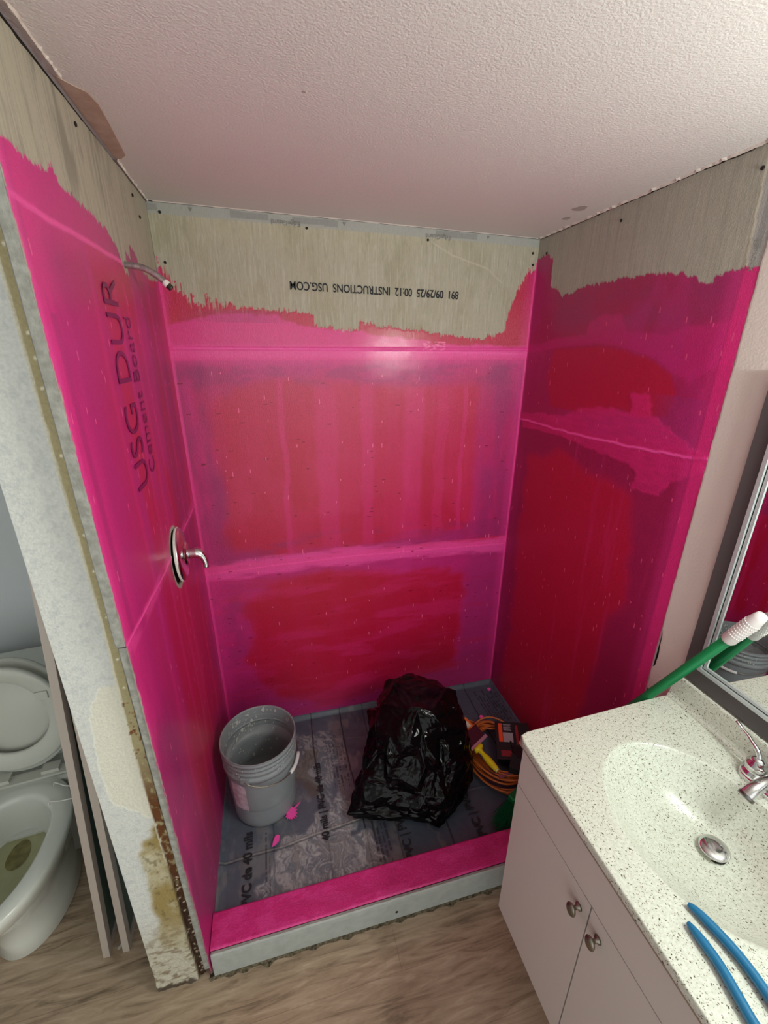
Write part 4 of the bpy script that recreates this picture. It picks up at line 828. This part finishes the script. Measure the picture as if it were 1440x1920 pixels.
# ------------------------------------------------------------------ shower valve
VYc, VZc = -.418, 1.205
t = empty('shower_valve', (0, VYc, VZc)); tag(t, 'chrome shower valve plate with curved lever hanging loose in the left wall cut-out', 'shower valve')
RV = Matrix.Translation((.012, .002, 0)) @ Matrix.Rotation(math.radians(2), 4, 'Z'); Mx = RV @ Matrix.Rotation(math.radians(90-2), 4, 'Y')
bm = BM(); lathe(bm, [(.088, -.006), (.090, -.002), (.088, .004), (.072, .010), (.050, .013), (.040, .014)], 56, Mx); lathe(bm, [(.040, .0145), (.036, .020), (.030, .022), (0, .022)], 40, Mx); obj('escutcheon', bm, M_chrome, t, smooth=True)
bm = BM(); lathe(bm, [(.0905, -.0065), (.0915, -.003), (.089, .0005), (.0860, -.0045)], 56, Mx); obj('gasket_rim', bm, mat('white_gasket', (226, 226, 220), .5), t, smooth=True)
bm = BM(); tube(bm, smooth_path([(.010, 0, 0), (.030, 0, 0), (.050, -.002, -.002), (.064, -.006, -.014), (.071, -.010, -.034), (.072, -.014, -.054)], 6), [.018]*10+[.018, .018, .0175, .017, .0165, .016, .015, .014, .013, .012, .0115, .011, .0105, .010, .0095, .0095, .009, .009, .009, .009, .006], 18, ); bmesh.ops.transform(bm, matrix=RV, verts=bm.verts); obj('lever', bm, M_chrome, t, smooth=True)

# ------------------------------------------------------------------ toilet
t = empty('toilet', (-.690, -.10, FZ), .10); tag(t, 'white toilet with raised seat and lid behind the partition wall', 'toilet')
RZ = .405
def oval(cy, rx, ryf, ryb, z, n=64, bmx=None):
    return [bmx.verts.new((rx*math.cos(2*math.pi*i/n), cy+(ryb if math.sin(2*math.pi*i/n) > 0 else ryf)*math.sin(2*math.pi*i/n), z)) for i in range(n)]
def rings_obj(name, specs, m_, par, close_last=True, close_first=False):
    bm = BM(); R0 = [oval(*s, bmx=bm) for s in specs]; n = len(R0[0])
    for a, b in zip(R0, R0[1:]):
        for i in range(n): bm.faces.new((a[i], a[(i+1) % n], b[(i+1) % n], b[i]))
    if close_last: bm.faces.new(R0[-1])
    if close_first: bm.faces.new(list(reversed(R0[0])))
    return obj(name, bm, m_, par, smooth=True)
CYb = -.50
rings_obj('bowl', [(CYb+.06, .115, .19, .22, 0), (CYb+.06, .122, .20, .225, .01), (CYb+.05, .112, .18, .225, .06), (CYb+.05, .118, .19, .23, .16), (CYb+.02, .142, .235, .24, .25), (CYb, .172, .280, .235, .325), (CYb, .186, .305, .235, .365), (CYb, .192, .312, .238, .385), (CYb, .192, .312, .238, .398), (CYb, .186, .306, .232, RZ), (CYb-.005, .140, .262, .165, RZ), (CYb-.005, .130, .250, .155, .398), (CYb-.005, .127, .245, .150, .375), (CYb, .122, .225, .140, .33), (CYb+.01, .098, .165, .115, .27), (CYb+.03, .065, .09, .075, .215), (CYb+.04, .045, .05, .05, .165)], M_white_fixture, t)
obj('rear_deck', bx(-.150, .150, -.315, -.10, .24, .402), M_white_fixture, t, bevel=.02, seg=4)
obj('trapway_base', bx(-.10, .10, -.40, -.13, 0, .27), M_white_fixture, t, bevel=.03, seg=4)
obj('tank', bx(-.215, .215, -.185, .035, .40, .733), M_white_fixture, t, bevel=.022, seg=4)
obj('tank_lid', bx(-.225, .225, -.195, .040, .733, .768), M_white_fixture, t, bevel=.010, seg=3)
M_water = mat('yellowish_water', (176, 176, 138), .06, var=(9, .7, (1, 1, 1), (150, 150, 108)))
rings_obj('water', [(CYb+.015, .108, .185, .130, .262), (CYb+.015, .04, .06, .05, .2622)], M_water, t)
rings_obj('drain_opening', [(CYb+.03, .034, .045, .06, .2632), (CYb+.03, .01, .012, .01, .2634)], mat('dark_drain_water', (132, 126, 76), .2, var=(40, .8, (1, 1, 1), (92, 86, 46))), t)
# raised seat ring and lid, leaning back on the tank; built flat then rotated about the hinge
hy_, hz_ = -.262, RZ+.012
def seat_M(ang): return Matrix.Translation((0, hy_, hz_)) @ Matrix.Rotation(-ang, 4, 'X')
def ringslab(specs_o, specs_i, m_, name, Mx):
    bm = BM(); O = [oval(*s, bmx=bm) for s in specs_o]; I = [oval(*s, bmx=bm) for s in specs_i]; n = len(O[0]); seq = O+I
    for a, b in zip(seq, seq[1:]):
        for i in range(n): bm.faces.new((a[i], a[(i+1) % n], b[(i+1) % n], b[i]))
    if not specs_i: bm.faces.new(O[-1]); bm.faces.new(list(reversed(O[0])))
    else:
        for i in range(n): bm.faces.new((seq[-1][i], seq[-1][(i+1) % n], seq[0][(i+1) % n], seq[0][i]))
    bmesh.ops.transform(bm, matrix=Mx, verts=bm.verts); return obj(name, bm, m_, t, smooth=True)
ls = -.235
lidM = seat_M(math.radians(97)); sM = seat_M(math.radians(93))
ringslab([(ls, .180, .235, .225, .010), (ls, .186, .241, .231, .016), (ls, .186, .241, .231, .024), (ls, .176, .231, .221, .030)], [], M_plastic_w, 'lid', lidM)
ringslab([(ls, .172, .228, .19, -.016), (ls, .180, .236, .20, -.011), (ls, .182, .238, .205, -.002), (ls, .176, .232, .20, .003)], [(ls-.005, .124, .178, .135, .003), (ls-.005, .117, .170, .128, -.004), (ls-.005, .122, .176, .134, -.013)], M_plastic_w, 'seat', sM)
for s_ in (-1, 1): obj('seat_bumper', bx(s_*.120-.020, s_*.120+.020, -.05, -.018, -.021, -.015, M=sM @ Matrix.Translation((0, -.30, 0))), M_plastic_w, t, bevel=.002)
for s_ in (-1, 1): obj('hinge', bx(s_*.078-.028, s_*.078+.028, hy_-.022, hy_+.018, RZ-.002, RZ+.022), M_plastic_w, t, bevel=.005)
bm = BM(); box(bm, -.17, .17, hy_-.032, hy_+.010, RZ+.0, RZ+.008); obj('hinge_bar', bm, M_plastic_w, t, bevel=.002)
obj('supply_bracket', bx(.176, .186, hy_-.012, hy_+.006, RZ, RZ+.060), M_nickel, t, bevel=.003)
# wire hanger on the rim
tw = empty('rim_hanger', (-.49, -.50, FZ+RZ)); tag(tw, 'thin white wire freshener hanger hooked over the toilet rim', 'rim hanger')
bm = BM()
tube(bm, smooth_path([(-.062, .070, -.02), (-.060, .072, .012), (-.01, .045, .014), (.045, .035, .010), (.052, .034, -.02)], 5), .0023, 6); tube(bm, smooth_path([(-.050, -.005, -.03), (-.048, -.004, .008), (-.01, -.012, .012), (.040, -.012, .010), (.050, -.010, -.02)], 5), .0023, 6)
obj('wire', bm, mat('white_wire', (226, 226, 220), .4), tw)

# ------------------------------------------------------------------ removed shower door panels leaning
M_al = mat('brushed_frame_metal', (190, 178, 168), .45, .1); M_glass = mat('dark_green_obscure_glass', (92, 112, 104), .35, bump=(120, .2, .002))
def door_panel(xb, xt, ztop, label, knobz=None, yf=-.80, wd=.60):
    hgt = math.hypot(xt-xb, ztop-FZ); ang = math.atan2(xt-xb, ztop-FZ)
    e = empty('shower_door_panel', (xb, yf, FZ+.001)); e.rotation_euler = (0, ang, 0); tag(e, label, 'shower door panel', 'removed shower door panels')
    bm = BM(); T_ = .020; box(bm, -T_/2, T_/2, 0, .028, 0, hgt); box(bm, -T_/2, T_/2, wd-.028, wd, 0, hgt); box(bm, -T_/2, T_/2, .028, wd-.028, 0, .028); box(bm, -T_/2, T_/2, .028, wd-.028, hgt-.028, hgt); obj('frame', bm, M_al, e)
    obj('glass', bx(-.003, .003, .026, wd-.026, .026, hgt-.026), M_glass, e)
    if knobz:
        bm = BM(); lathe(bm, [(0, 0), (.012, 0), (.010, .012), (.017, .018), (.021, .028), (.019, .038), (.010, .044), (0, .045)], 8, axisM((T_/2, .020, knobz), (1, 0, 0))); obj('knob', bm, M_oldchrome, e)
    return e
door_panel(-.352, -.176, 1.80, 'tall framed shower door panel leaning behind the partition, nearer the toilet')
door_panel(-.292, -.174, 1.62, 'tall framed shower door panel leaning behind the partition, nearer the white wall', knobz=None)
# knob bracket
# ------------------------------------------------------------------ small debris
o = obj('plaster_chip', bx(-.012, .012, -.003, .003, 0, .003, M=Matrix.Rotation(1.0, 4, 'Z')), M_splash); o.location = (-.315, -.775, FZ); tag(o, 'small white plaster sliver on the floor between the two leaning door panels', 'plaster chip')
